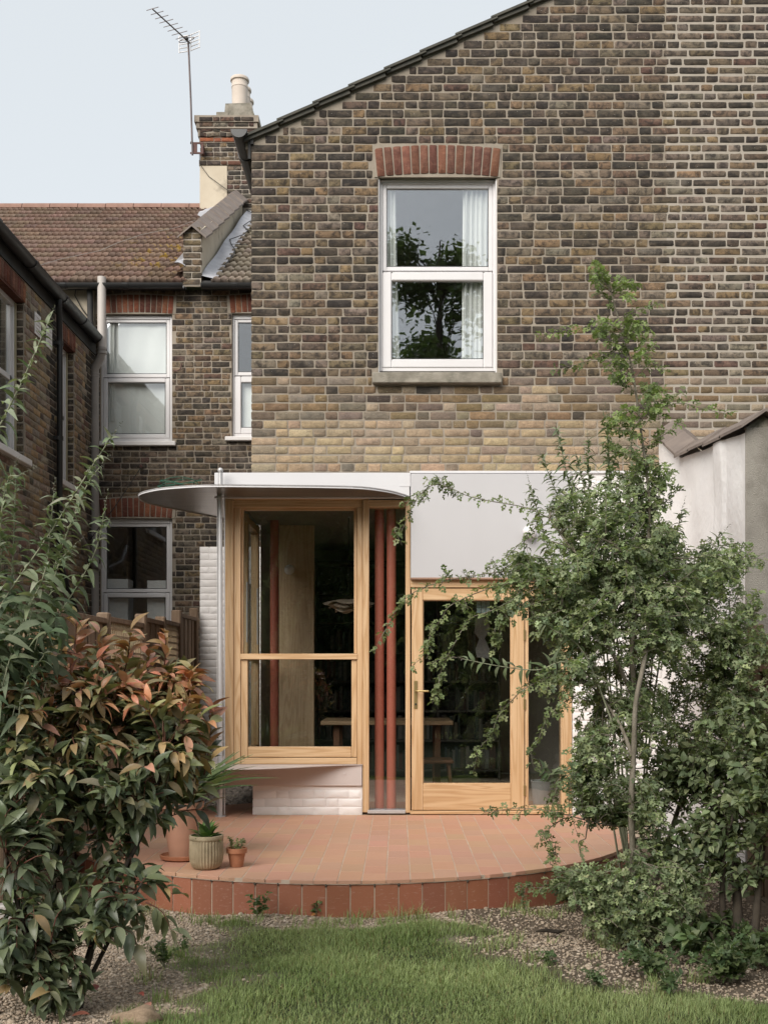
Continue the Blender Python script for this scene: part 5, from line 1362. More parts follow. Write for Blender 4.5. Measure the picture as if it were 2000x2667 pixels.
class Plant:
    def __init__(s, name, base, label, cat, bark, leafmat, group=None, limb=None):
        s.root = thing(name, base, label, cat, group); s.wood = MB(); s.trunk = MB(); s.leaves = []; s.bark = bark; s.limbmat = limb or bark; s.lm = leafmat; s.base = Vector(base)
    def stem(s, pts, r0, r1, n=6):
        m = len(pts); s.wood.tube(pts, [r0+(r1-r0)*k/(m-1) for k in range(m)], n)
    def leaf(s, kind, p, d, size, col, up=None, roll=.5):
        d = Vector(d).normalized(); up = up or Vector((rnd.gauss(0, roll), rnd.gauss(0, roll)-.25, 1))
        side = up.cross(d)
        if side.length < 1e-4: side = d.orthogonal()
        side.normalize(); nrm = d.cross(side)
        s.leaves.append((kind, rnd.randrange(len(LEAVES[kind])), Vector(p), d, side, nrm, size, col))
    def spray(s, pts, r0=.004, kind='hawthorn', size=.045, gap=.03, start=.15, cols=None, sub=0.0, seg=3, per=2, spread=.9, sizefn=None):
        """a twig along pts with leaves"""
        pts = [Vector(p) for p in pts]
        line = [Vector(q) for q in smooth_line([tuple(p) for p in pts], seg)] if len(pts) > 2 else pts
        s.stem(line, r0, max(.0012, r0*.3), 5)
        L_ = sum((b-a).length for a, b in zip(line, line[1:])); acc = 0; nxt = L_*start; side = 1; tone = rnd.choice((.72, .85, 1.0, 1.0, 1.15, 1.3))
        for a, b in zip(line, line[1:]):
            l = (b-a).length
            while nxt <= acc+l and l > 1e-6:
                q = a.lerp(b, (nxt-acc)/l); dr = (b-a).normalized(); f = nxt/L_
                for _ in range(per):
                    side = -side
                    o = Vector((rnd.gauss(0, 1), rnd.gauss(0, 1), rnd.gauss(.1, .8))); o -= dr*o.dot(dr)
                    if o.length < 1e-3: continue
                    o.normalize(); dd = dr*rnd.uniform(.3, .9)+o*spread+Vector((0, 0, rnd.uniform(-.3, .25)))
                    sz_ = size*rnd.uniform(.5, 1.3)*(sizefn(f) if sizefn else 1)
                    s.leaf(kind, q+o*.002, dd, sz_, jitter(tuple(tone*x for x in (rnd.choice(cols) if not callable(cols) else cols(q, f))), .18))
                nxt += gap*rnd.uniform(.6, 1.4)
            acc += l
    def finish(s, limit=300, wood='branches', rest='foliage', smooth=True):
        if s.trunk.v:
            o = s.trunk.build('trunk', M[s.limbmat], s.root, smooth=False, fix=False)
            for p in o.data.polygons: p.use_smooth = True
        if s.wood.v:
            o = s.wood.build(wood, M[s.bark], s.root, smooth=False, fix=False)
            for p in o.data.polygons: p.use_smooth = True
        def score(l):
            p = l[2]; d = p.y+DC
            if d < .5: return -9
            px = 1037+p.x*F/d; py = 1757-(p.z-HC)*F/d
            if not (0 < px < 2000 and 0 < py < 2667): return -1
            return l[6]/d*abs(l[5].y*.8+.4)/(d-4 if d > 5 else 1)
        s.leaves.sort(key=score, reverse=True)
        mt = M[s.lm]; Vs, Ts, Cs, off = [], [], [], 0
        groups = {}
        for i, (kind, vi, p, d, sd, nr, size, c) in enumerate(s.leaves):
            if i < limit and score(s.leaves[i]) > 0:
                key = (kind, vi, s.lm)
                if key not in LMESH: LMESH[key] = np_mesh('leaf', *LEAVES[kind][vi], mt, None, True)
                o = link('leaf', LMESH[key], None, (*c, 1))
                o.matrix_basis = Matrix(((d.x*size, sd.x*size, nr.x*size, p.x), (d.y*size, sd.y*size, nr.y*size, p.y), (d.z*size, sd.z*size, nr.z*size, p.z), (0, 0, 0, 1))); adopt(o, s.root)
            else: groups.setdefault((kind, vi), []).append((p, d, sd, nr, size, c))
        for (kind, vi), L_ in groups.items():
            V, T = LEAVES[kind][vi]
            B_ = np.array([[[d.x, sd.x, nr.x], [d.y, sd.y, nr.y], [d.z, sd.z, nr.z]] for p, d, sd, nr, size, c in L_])*np.array([l[4] for l in L_])[:, None, None]
            Pp = np.array([tuple(l[0]) for l in L_]); W = np.einsum('nij,vj->nvi', B_, V)+Pp[:, None, :]
            Vs.append(W.reshape(-1, 3)); Ts.append((T[None]+(np.arange(len(L_))*len(V))[:, None, None]).reshape(-1, 3)+off); off += len(L_)*len(V)
            Cs.append(np.repeat(np.array([l[5] for l in L_]), len(V), 0))
        if Vs:
            o = link(rest, np_mesh(rest, np.concatenate(Vs), np.concatenate(Ts), mt, np.concatenate(Cs), smooth), s.root); o['kind'] = 'stuff'
        return s
def in_ell(c, r):
    while True:
        v_ = Vector((rnd.uniform(-1, 1), rnd.uniform(-1, 1), rnd.uniform(-1, 1)))
        if v_.length <= 1: return Vector((c[0]+v_.x*r[0], c[1]+v_.y*r[1], c[2]+v_.z*r[2]))
def S(x, y, d): return P(x, y, d-DC)
def fill(pl, anchors, cx, cy_, d, rx, ry, rd, n, **kw):
    """twigs from the nearest limb point to random tips in an ellipsoid"""
    c = S(cx, cy_, d); k = d/F; rr = (rx*k, rd, ry*k); lo, hi = kw.pop('len', (.14, .34))
    for _ in range(n):
        tip = in_ell(c, rr)
        if tip.z < GZ+.03: tip.z = GZ+.03+rnd.random()*.1
        a = min(anchors, key=lambda q: (q-tip).length+rnd.random()*.25)
        dr = (tip-a)
        l = rnd.uniform(lo, hi)
        if dr.length > l: 
            st = tip-dr.normalized()*l*.9+Vector((rnd.gauss(0, .04), rnd.gauss(0, .04), rnd.gauss(-.02, .04)))
            if rnd.random() < .16:
                mid = a.lerp(st, .5)+Vector((0, 0, .06*dr.length)); pl.stem([a, mid, st], .006, .003, 4)
        else: st = a
        mid = st.lerp(tip, .5)+Vector((rnd.gauss(0, .02), rnd.gauss(0, .02), .03))
        pl.spray([st, mid, tip+Vector((0, 0, -.02))], **kw)
def limbs(pl, paths, n=8):
    A_ = []
    for pts, r0, r1 in paths:
        line = [Vector(q) for q in smooth_line([tuple(p) for p in pts], 4)]; m = len(line); pl.trunk.tube(line, [r0+(r1-r0)*(k/(m-1))**.8 for k in range(m)], n); A_ += line[2:]
    return A_

# ---- hawthorn on the right
HAW = [(.265, .314, .168), (.226, .273, .144), (.321, .370, .209), (.185, .226, .125), (.345, .386, .201), (.153, .193, .109)]
haw = Plant('hawthorn_tree', S(1655, 2440, 6.45), 'slender hawthorn tree in full leaf sprawling across the right side', 'tree', 'bark', 'leaf')
D0 = 6.6
A_ = limbs(haw, [
    ([S(1650, 2460, 6.45), S(1648, 2250, 6.3), S(1643, 2100, 6.2), S(1650, 1950, 6.2), S(1655, 1830, 6.2), S(1680, 1700, 6.25), S(1690, 1560, 6.45), S(1688, 1400, 6.7), S(1690, 1300, 6.7), S(1668, 1120, 6.75), S(1645, 960, 6.75), S(1612, 840, 6.75), S(1585, 740, 6.7)], .021, .004),
    ([S(1648, 1980, 6.2), S(1620, 1900, 6.25), S(1570, 1820, 6.5), S(1520, 1770, 6.4)], .014, .004),
    ([S(1655, 1830, 6.6), S(1645, 1700, 6.5), S(1655, 1560, 6.45), S(1620, 1440, 6.4), S(1560, 1400, 6.4)], .018, .005),
    ([S(1680, 1700, 6.65), S(1740, 1600, 6.8), S(1800, 1540, 7.0), S(1860, 1500, 7.1)], .014, .004),
    ([S(1690, 1560, 6.65), S(1600, 1500, 6.5), S(1500, 1440, 6.5), S(1430, 1350, 6.6)], .013, .004),
    ([S(1655, 1830, 6.6), S(1560, 1640, 6.4), S(1470, 1560, 6.5), S(1374, 1475, 6.6)], .013, .004),
    ([S(1650, 2460, 6.45), S(1720, 2250, 6.6), S(1800, 2000, 6.8), S(1870, 1800, 6.9), S(1900, 1650, 6.9)], .022, .005),
    ([S(1645, 2150, 6.55), S(1590, 2150, 6.4), S(1520, 2135, 6.3)], .008, .003),
    ([S(1640, 2400, 6.45), S(1560, 2340, 6.3), S(1500, 2320, 6.2)], .01, .003)])
kw = dict(kind='hawthorn', size=.044, gap=.02, cols=HAW, per=2, r0=.0028)
for (cx, cy_, d, rx, ry, rd, n) in ((1600, 1420, 6.6, 190, 110, .40, 120), (1470, 1520, 6.5, 160, 70, .3, 60), (1750, 1500, 6.8, 170, 120, .40, 120), (1640, 1640, 6.6, 240, 140, .45, 190), (1850, 1640, 6.9, 160, 200, .40, 150), (1600, 1560, 6.5, 170, 90, .4, 80),
                              (1610, 1840, 6.65, 130, 110, .28, 50), (1800, 1880, 6.8, 180, 150, .40, 120), (1590, 2090, 6.55, 110, 80, .25, 50), (1545, 2300, 6.2, 130, 60, .25, 70), (1640, 2400, 6.2, 120, 120, .3, 130), (1900, 1450, 7.0, 90, 70, .25, 35), (1930, 1800, 6.7, 90, 200, .3, 70), (1390, 1480, 6.5, 120, 50, .25, 30), (1330, 1560, 6.45, 80, 40, .2, 12), (1480, 1620, 6.4, 100, 80, .3, 40), (1470, 1760, 6.35, 80, 80, .25, 22), (1520, 1960, 6.35, 70, 90, .2, 22), (1560, 1320, 6.7, 110, 70, .3, 40), (1680, 1280, 6.8, 70, 90, .25, 26), (1540, 2010, 6.3, 80, 90, .2, 26), (1700, 2120, 6.3, 90, 90, .2, 30), (1690, 1900, 6.4, 70, 120, .15, 20), (1780, 2330, 6.1, 110, 70, .2, 40)):
    fill(haw, A_, cx, cy_, d, rx, ry, rd, int(n*1.15), **kw)
# thin leading shoot against the brickwork
sh = dict(kind='hawthorn', size=.042, gap=.018, cols=[(.25, .32, .12), (.21, .27, .105), (.18, .225, .09), (.15, .19, .08)], per=2, r0=.0025)
for k in range(62):
    f = rnd.random(); y = 1330-600*f; xm = 1690-105*max(0, (f-.25)/.75)**1.1
    side_ = rnd.choice((-1, 1)); l = rnd.uniform(30, 120)*(1-.45*f)
    haw.spray([S(xm, y, 6.72), S(xm+side_*l*.5, y-rnd.uniform(10, 40), 6.72+rnd.uniform(-.12, .12)), S(xm+side_*l, y-rnd.uniform(0, 60), 6.72+rnd.uniform(-.2, .2))], **sh)
for pts in ([(1640, 900), (1560, 930), (1480, 955), (1430, 965)], [(1640, 860), (1560, 850), (1480, 858), (1400, 880)], [(1610, 830), (1680, 800), (1720, 790)], [(1590, 760), (1570, 725), (1560, 700)], [(1665, 1090), (1760, 1050), (1830, 1065), (1900, 1080)], [(1660, 1050), (1740, 1040), (1790, 1010)]):
    haw.spray([S(x, y, 6.7) for x, y in pts], **{**sh, 'gap': .026})
# long arching sprays reaching across the door
sp = dict(kind='hawthorn', size=.042, gap=.026, start=.05, cols=[(.20, .24, .11), (.165, .205, .09), (.23, .27, .13)], per=2, r0=.0035, seg=4)
for d, pts in ((6.5, [(1440, 1355), (1368, 1322), (1271, 1304), (1211, 1289), (1151, 1258), (1109, 1249)]), (6.45, [(1180, 1275), (1130, 1262), (1085, 1300), (1055, 1365), (1038, 1392)]),
               (6.5, [(1430, 1480), (1300, 1490), (1163, 1512), (1079, 1542), (1036, 1584), (1012, 1626), (982, 1680), (976, 1705)]), (6.4, [(1440, 1510), (1302, 1524), (1181, 1572), (1151, 1608), (1115, 1668), (1103, 1705), (1073, 1735)]),
               (6.4, [(1400, 1530), (1280, 1590), (1222, 1614), (1175, 1692), (1151, 1740), (1139, 1790), (1127, 1819)]), (6.35, [(1480, 1740), (1374, 1789), (1332, 1825), (1296, 1867), (1278, 1916), (1247, 1952), (1232, 2012)]),
               (6.3, [(1520, 2135), (1430, 2112), (1340, 2105), (1258, 2120)]), (6.3, [(1470, 2130), (1425, 2165), (1440, 2210), (1436, 2240)]), (6.4, [(1430, 1560), (1320, 1600), (1300, 1660), (1285, 1700)]), (6.3, [(1560, 1780), (1440, 1850), (1400, 1930), (1385, 1960)]),
               (6.4, [(1470, 1420), (1380, 1400), (1330, 1440), (1290, 1470)]), (6.3, [(1560, 2280), (1440, 2310), (1350, 2310)]), (6.35, [(1560, 1990), (1470, 2030), (1430, 2090)])):
    haw.spray([S(x, y, d) for x, y in pts], **sp)
    for _ in range(5):
        i = rnd.randrange(len(pts)-1); a = Vector((*pts[i], 0)).lerp(Vector((*pts[i+1], 0)), rnd.random())
        haw.spray([S(a.x, a.y, d), S(a.x-rnd.uniform(-10, 22), a.y+rnd.uniform(-18, 26), d-.02), S(a.x-rnd.uniform(-18, 40), a.y+rnd.uniform(-25, 50), d-.03)], **{**sp, 'r0': .002, 'gap': .024})
haw.finish(300)

# ---- second, darker thicket at the far right with old stems
THK = [(.189, .230, .124), (.157, .197, .102), (.246, .287, .157), (.132, .164, .091), (.279, .312, .164)]
thk = Plant('thicket_shrub', S(1900, 2460, 6.2), 'dense dark thicket with old woody stems at the right edge', 'shrub', 'bark_dark', 'leaf')
A2 = limbs(thk, [([S(1925, 2480, 6.1), S(1915, 2300, 6.2), S(1890, 2150, 6.3), S(1820, 1980, 6.5)], .035, .008), ([S(1890, 2490, 6.1), S(1880, 2330, 6.2), S(1900, 2150, 6.2), S(1990, 1950, 6.2)], .025, .006), ([S(1960, 2480, 6.0), S(1975, 2300, 6.1), S(1990, 2100, 6.1), S(1960, 1850, 6.3)], .028, .006), ([S(1880, 2480, 6.1), S(1800, 2350, 6.2), S(1740, 2250, 6.3)], .012, .004)])
for (cx, cy_, d, rx, ry, rd, n) in ((1850, 2080, 6.5, 150, 110, .3, 90), (1930, 1950, 6.3, 100, 150, .3, 80), (1760, 2230, 6.3, 120, 70, .25, 70), (1900, 2230, 6.2, 110, 80, .25, 60), (1720, 2010, 6.6, 90, 80, .25, 35), (1960, 2100, 6.0, 60, 120, .2, 40)):
    fill(thk, A2, cx, cy_, d, rx, ry, rd, n, kind='broad', size=.05, gap=.024, cols=THK, per=2, r0=.003, len=(.12, .3))
thk.finish(300)

# ---- buddleia behind the hawthorn
BUD = [(.15, .185, .105), (.125, .16, .085), (.18, .21, .13), (.10, .135, .07)]
def buddleia(name, base, stems, label, size=.13, first=.22, gap=.075, tipspike=True, cols=BUD, rr=.007):
    b = Plant(name, base, label, 'shrub', 'stem', 'leaf_felt')
    for pts in stems:
        line = [Vector(q) for q in smooth_line([tuple(p) for p in pts], 5)]
        b.stem(line, rr, .0022, 6); L_ = sum((q-p).length for p, q in zip(line, line[1:])); acc = 0; nxt = L_*first; k = 0
        for p, q in zip(line, line[1:]):
            l = (q-p).length
            while nxt <= acc+l:
                c = p.lerp(q, (nxt-acc)/l); dr = (q-p).normalized(); f = nxt/L_
                ax = Vector((rnd.gauss(0, 1), rnd.gauss(0, 1), rnd.gauss(0, .3))) if k % 2 == 0 else ax.cross(dr)
                ax -= dr*ax.dot(dr); ax.normalize()
                for s_ in (-1, 1):
                    b.leaf('buddleia', c, ax*s_*.9+dr*rnd.uniform(.15, .7)+Vector((0, 0, -.1)), size*rnd.uniform(.7, 1.15)*(1-.62*f**3), jitter(rnd.choice(cols), .15), up=Vector((rnd.gauss(0, .3), rnd.gauss(-.3, .3), 1)))
                    if rnd.random() < .6: b.leaf('buddleia', c, ax.cross(dr)*s_*.6+dr*.9, size*.4*rnd.uniform(.7, 1.1), jitter(cols[2], .1))
                nxt += gap*rnd.uniform(.8, 1.2)*(1-.55*f); k += 1
            acc += l
        if tipspike:
            e = line[-1]; dr = (line[-1]-line[-4]).normalized()
            for j in range(16): b.leaf('buddleia', e+dr*.006*j, Vector((rnd.gauss(0, 1), rnd.gauss(0, 1), rnd.gauss(0, 1)))+dr*1.1, .016*(1-.03*j), (.20, .20, .16))
    return b
bt = [[(1620, 2300), (1560, 1900), (1520, 1500), (1490, 1250)], [(1640, 2300), (1600, 1700), (1590, 1350), (1578, 1080)], [(1640, 2300), (1570, 1700), (1500, 1350), (1450, 1120)], [(1650, 2300), (1640, 1700), (1650, 1350), (1640, 1110)], [(1640, 2300), (1560, 1800), (1450, 1500), (1380, 1265)], [(1660, 2300), (1700, 1700), (1760, 1400), (1775, 1330)], [(1660, 2300), (1720, 1700), (1840, 1450), (1880, 1390)], [(1640, 2300), (1560, 1850), (1540, 1500), (1530, 1150)], [(1640, 2300), (1580, 1700), (1560, 1400), (1610, 1160)], [(1640, 2300), (1540, 1700), (1480, 1380), (1410, 1190)], [(1650, 2300), (1650, 1600), (1690, 1330), (1700, 1190)], [(1650, 2300), (1600, 1600), (1540, 1350), (1500, 1190)]]
bd = buddleia('buddleia_shrub', S(1640, 2330, 7.1), [[S(x, y, 7.05+.05*(i % 5)) for x, y in pts] for i, pts in enumerate(bt)], 'grey green buddleia growing up behind the hawthorn against the house', .13, .62, .045, True, [(.21, .25, .15), (.17, .21, .12), (.25, .28, .19), (.14, .18, .10)])
for b_ in [[(1620, 1800), (1480, 1725), (1400, 1745), (1300, 1735), (1205, 1716)], [(1640, 2000), (1560, 1940), (1500, 2010), (1440, 2020), (1412, 1998)], [(1600, 1900), (1520, 1700), (1440, 1640), (1410, 1615)]]:
    q = [S(x, y, 6.35) for x, y in b_]; line = [Vector(z_) for z_ in smooth_line([tuple(p) for p in q], 5)]; bd.stem(line, .006, .002, 6)
    for j in range(4, len(line)-1):
        dr = (line[j+1]-line[j]).normalized()
        for s_ in (-1, 1):
            ax = Vector((rnd.gauss(0, .5), rnd.gauss(0, .6), s_)); bd.leaf('buddleia', line[j], ax+dr*.7, .10*rnd.uniform(.6, 1.1)*(1-.4*j/len(line)), jitter(rnd.choice(BUD)), up=Vector((rnd.gauss(0, .4), -.6, .8)))
    e, dr = line[-1], (line[-1]-line[-3]).normalized()
    for j in range(26): bd.leaf('buddleia', e+dr*.0045*j, Vector((rnd.gauss(0, 1), rnd.gauss(0, 1), rnd.gauss(0, 1)))+dr, .016*(1-.025*j), jitter((.25, .21, .19)))
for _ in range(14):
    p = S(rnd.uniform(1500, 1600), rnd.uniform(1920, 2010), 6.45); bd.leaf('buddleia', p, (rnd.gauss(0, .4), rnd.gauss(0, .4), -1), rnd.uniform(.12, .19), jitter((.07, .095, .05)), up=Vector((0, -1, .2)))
bd.finish(200)

# ---- photinia on the left
def pcol(q, f):
    py = 1757-(q.z-HC)*F/(q.y+DC)
    px = 1037+q.x*F/(q.y+DC); x = max(0., min(1., (2090-py)/430))+max(0, .22*(px-260)/300)+rnd.gauss(0, .13)+(f-.7)*.75
    if x > .74: return rnd.choice([(.527, .200, .123), (.493, .238, .132), (.399, .255, .128), (.544, .281, .196), (.323, .251, .119)])
    if x > .36: return rnd.choice([(.326, .229, .110), (.238, .238, .110), (.290, .198, .106), (.194, .207, .097)])
    if x > .15: return rnd.choice([(.14, .165, .085), (.165, .19, .10), (.19, .175, .105), (.115, .14, .075)])
    return rnd.choice([(.115, .14, .082), (.135, .16, .09), (.098, .12, .072), (.155, .175, .098)])
pho = Plant('photinia_shrub', S(190, 2640, 5.1), 'large photinia bush with glossy dark leaves and coppery red tips', 'shrub', 'stem_red', 'leaf_gloss', None, 'bark_dark')
A3 = limbs(pho, [([S(200, 2660, 5.05), S(230, 2500, 5.1), S(290, 2330, 5.2), S(380, 2150, 5.3), S(430, 1950, 5.4)], .024, .006), ([S(170, 2660, 5.0), S(150, 2480, 5.1), S(140, 2300, 5.2), S(180, 2050, 5.4), S(240, 1800, 5.5)], .026, .006), ([S(110, 2660, 5.0), S(70, 2450, 5.0), S(40, 2250, 5.1), S(30, 2000, 5.2), S(60, 1750, 5.4)], .024, .006), ([S(150, 2640, 5.0), S(60, 2400, 4.9), S(10, 2200, 4.9)], .018, .006), ([S(190, 2640, 5.1), S(300, 2420, 5.1), S(370, 2300, 5.1)], .014, .005), ([S(230, 2500, 5.1), S(330, 2100, 5.6), S(420, 1850, 5.8), S(480, 1720, 5.9)], .016, .005), ([S(180, 2050, 5.4), S(300, 1850, 5.7), S(350, 1700, 5.9)], .012, .004)], 8)
pk = dict(kind='photinia', size=.098, gap=.034, cols=pcol, per=2, r0=.004, start=.35, spread=.75, len=(.16, .36))
for (cx, cy_, d, rx, ry, rd, n) in ((420, 1830, 5.6, 130, 100, .35, 62), (280, 1800, 5.6, 150, 120, .4, 66), (120, 1850, 5.4, 130, 150, .4, 60), (430, 1960, 5.5, 120, 90, .3, 50), (250, 2010, 5.3, 190, 130, .4, 85), (60, 2100, 5.1, 100, 160, .3, 45), (360, 2090, 5.4, 110, 70, .3, 36), (210, 2200, 5.2, 170, 90, .35, 40), (100, 2350, 5.0, 140, 120, .3, 30), (350, 2290, 5.2, 50, 50, .2, 8), (60, 2480, 4.9, 110, 130, .2, 40), (170, 2560, 4.9, 110, 80, .2, 20), (330, 2370, 5.1, 50, 60, .15, 7), (200, 2380, 5.0, 120, 90, .25, 22)):
    fill(pho, A3, cx, cy_, d, rx, ry, rd, n, **pk)
# upright red shoots along the top
for (x, y) in ((430, 1640), (500, 1740), (545, 1850), (200, 1600), (260, 1640), (130, 1640), (340, 1640), (390, 1690), (460, 1800), (300, 1700), (170, 1690), (540, 1935), (480, 1900), (230, 1720), (90, 1720)):
    b0 = S(x-rnd.uniform(10, 50), y+rnd.uniform(130, 200), 5.75); e = S(x, y, 5.75+rnd.uniform(-.2, .2))
    pho.spray([b0, b0.lerp(e, .5)+Vector((.02, 0, .02)), e], kind='photinia', size=.10, gap=.028, cols=pcol, per=2, r0=.005, start=.3, spread=.6)
# overhanging right hand tips
for (x0, y0, x1, y1, d) in ((430, 1980, 575, 1985, 5.5), (440, 1900, 565, 1880, 5.5), (450, 2060, 560, 2060, 5.6), (400, 2150, 560, 2110, 5.7), (330, 2300, 470, 2330, 5.2), (380, 2350, 470, 2440, 5.1), (300, 2420, 380, 2470, 5.0)):
    pho.spray([S(x0, y0, d), S((x0+x1)/2, (y0+y1)/2-18, d), S(x1-18, y1, d)], kind='photinia', size=.115, gap=.05, cols=pcol, per=2, r0=.004, start=.25, spread=.7)
pho.finish(300)

# ---- buddleia on the left
bl_ = [[(-120, 2200), (-60, 1750), (0, 1585), (127, 1395), (236, 1222), (290, 1140)], [(-60, 2200), (20, 1830), (76, 1724), (236, 1467), (275, 1320)], [(-150, 1900), (-60, 1250), (8, 1095), (55, 1002), (100, 900), (125, 842)], [(-40, 2100), (15, 1700), (32, 1520), (40, 1310), (42, 1240)], [(-40, 2100), (-10, 1700), (0, 1500), (10, 1400)], [(-80, 2100), (0, 1800), (70, 1600), (120, 1480), (140, 1290)], [(-60, 2200), (20, 1900), (110, 1640), (150, 1480), (185, 1430)], [(-90, 2000), (-20, 1560), (10, 1300), (30, 1235)], [(-50, 2100), (30, 1760), (110, 1560), (215, 1290), (262, 1215)], [(-120, 2000), (-90, 1600), (-30, 1400), (0, 1280), (65, 1230)], [(-40, 2200), (40, 1950), (60, 1800), (120, 1700)], [(-60, 2200), (-10, 1900), (10, 1780), (20, 1640)]]
lb_ = buddleia('buddleia_bush', S(-60, 2300, 5.3), [[S(x, y, 5.1+.07*((i*3) % 5)) for x, y in pts] for i, pts in enumerate(bl_)], 'tall silvery buddleia with arching stems at the left edge', .13, .22, .066, True, [(.23, .265, .17), (.19, .23, .14), (.27, .295, .21), (.15, .19, .115)], .006)
for _ in range(120):
    p = S(rnd.uniform(-80, 160), rnd.triangular(1480, 2000, 1700), rnd.uniform(5.0, 5.5)); 
    if rnd.random() < .35: lb_.stem([p+Vector((-.03, 0, -.12)), p], .003, .002, 4)
    for s_ in (-1, 1): lb_.leaf('buddleia', p, (s_*rnd.uniform(.4, 1), rnd.gauss(0, .5), rnd.gauss(-.1, .4)), .12*rnd.uniform(.6, 1.1), jitter(rnd.choice([(.12, .155, .09), (.09, .125, .072), (.15, .18, .11)])), up=Vector((rnd.gauss(0, .4), -.6, .8)))
lb_.finish(300)

# ---- pots on the terrace
def pot_at(x, y, Z=0.0):
    d = F*(HC-Z)/(y-1757); return Vector(((x-1037)*d/F, d-DC, Z))
c = pot_at(538, 2262); p1 = thing('fluted_pot', c, 'sand coloured fluted pot holding a green rosette plant', 'plant pot')
m_ = MB(); h = .222; r = .108
m_.lathe(c.x, c.y, [(.0, .001), (.072, .001), (.092, .015), (r*.98, .05), (r*1.02, .10), (r, .175), (r*.985, .19), (r*1.03, .195), (r*1.05, .205), (r*1.03, h), (r*.92, h), (r*.88, .19), (0, .185)], 132, 33, .028, (.01, .19)); m_.build('pot', M['pot_stone'], p1, smooth=True)
q = Plant('rosette_plant', c+Vector((0, 0, .19)), 'leafy green rosette plant growing in the fluted pot', 'plant', 'stem', 'leaf_gloss')
for k in range(30):
    a = k*2.4; t_ = k/30; q.leaf('photinia', c+Vector((.012*math.cos(a), .012*math.sin(a), .185)), (math.cos(a)*(1.1-t_*.9), math.sin(a)*(1.1-t_*.9), .25+t_*1.0), .10+.05*t_, jitter(rnd.choice([(.10, .17, .05), (.07, .13, .04), (.13, .2, .065)])), up=Vector((-math.cos(a)*.6, -math.sin(a)*.6, 1)))
q.finish(300)
c = pot_at(617, 2257); p2 = thing('small_terracotta_pot', c, 'small plain terracotta pot with a seedling, right of the fluted pot', 'plant pot')
m_ = MB(); m_.lathe(c.x, c.y, [(.0, .001), (.042, .001), (.058, .092), (.068, .094), (.069, .126), (.06, .126), (.056, .11), (0, .11)], 30); m_.build('pot', M['pot'], p2, smooth=True)
q = Plant('seedling', c+Vector((0, 0, .11)), 'small pale green seedling in the little terracotta pot', 'plant', 'stem', 'leaf')
for k in range(6):
    a = rnd.uniform(0, 6.28); b0 = c+Vector((.02*math.cos(a), .02*math.sin(a), .11)); q.spray([b0, b0+Vector((.02*math.cos(a), .02*math.sin(a), .04)), b0+Vector((.03*math.cos(a), .03*math.sin(a), .06+.05*rnd.random()))], kind='broad', size=.024, gap=.009, cols=[(.22, .24, .10), (.16, .2, .08), (.28, .27, .14)], r0=.002, start=.1)
q.finish(100)
c = pot_at(474, 2238); p3 = thing('tall_pale_pot', c, 'tall pale pink terracotta pot on a saucer half hidden behind the bush', 'plant pot')
m_ = MB(); m_.lathe(c.x, c.y, [(.0, .02), (.085, .02), (.135, .36), (.15, .362), (.153, .40), (.135, .40), (.12, .36), (0, .355)], 36); m_.build('pot', M['pot_pale'], p3, smooth=True)
m_ = MB(); m_.lathe(c.x, c.y, [(0, .001), (.12, .001), (.145, .012), (.15, .035), (.14, .038), (.13, .018), (0, .018)], 36); m_.build('saucer', M['pot'], p3, smooth=True)
q = Plant('spiky_grass_plant', c+Vector((0, 0, .36)), 'fine arching grass like plant in the tall pale pot', 'plant', 'stem', 'grass')
for k in range(120):
    a = rnd.uniform(0, 6.28); o_ = rnd.uniform(.1, .9); q.leaf('strap', c+Vector((.05*math.cos(a), .05*math.sin(a), .36)), (math.cos(a)*o_, math.sin(a)*o_, 1.0), rnd.uniform(.25, .5), jitter(rnd.choice([(.12, .17, .075), (.09, .14, .06), (.17, .2, .1)])))
for l in q.leaves: pass
q.finish(120)
# red tub glimpsed through the photinia, grey trough at far left
m_ = MB(); c = pot_at(208, 2170); m_.lathe(c.x, c.y, [(0, .002), (.10, .002), (.13, .2), (.138, .2), (.138, .215), (.12, .215), (.095, .02), (0, .02)], 24); tag(m_.build('red_tub', M['red'], None, smooth=True), 'bright red plastic tub glimpsed through the photinia leaves', 'tub')
m_ = MB(); c = G(40, 2420); m_.box(c.x-.12, c.x+.10, c.y-.1, c.y+.1, GZ, GZ+.16, .01); tag(m_.build('grey_trough', M['greypipe'], None), 'low grey plastic trough at the foot of the left bush', 'trough')

# ---- small weeds and ground plants
WEED = [(.11, .165, .055), (.14, .19, .07), (.085, .13, .045)]
def weed(x, y, h, n, label, kind='broad', size=.035, name='weed', spread=.5, cols=WEED):
    c = G(x, y); w_ = Plant(name, c, label, 'weed', 'stem', 'leaf')
    for k in range(n):
        a = rnd.uniform(0, 6.28); e = c+Vector((math.cos(a)*h*spread*rnd.random(), math.sin(a)*h*spread*rnd.random(), h*rnd.uniform(.6, 1.1)))
        w_.spray([c, c.lerp(e, .5)+Vector((0, 0, .01)), e], kind=kind, size=size, gap=.018, cols=cols, r0=.002, start=.25)
    w_.finish(60)
weed(672, 2395, .15, 5, 'tallest green weed growing at the foot of the terracotta riser'); weed(822, 2385, .10, 3, 'small upright weed against the middle of the riser'); weed(548, 2362, .07, 3, 'low pale weed beside the riser near the photinia'); weed(470, 2352, .06, 3, 'tiny leaf tuft at the foot of the riser, nearest the pots')
weed(430, 2520, .14, 9, 'bushy green weed at the left edge of the lawn', size=.03, spread=.9); weed(480, 2480, .09, 6, 'smaller weed just above the bushy one on the gravel', size=.026, spread=.8)
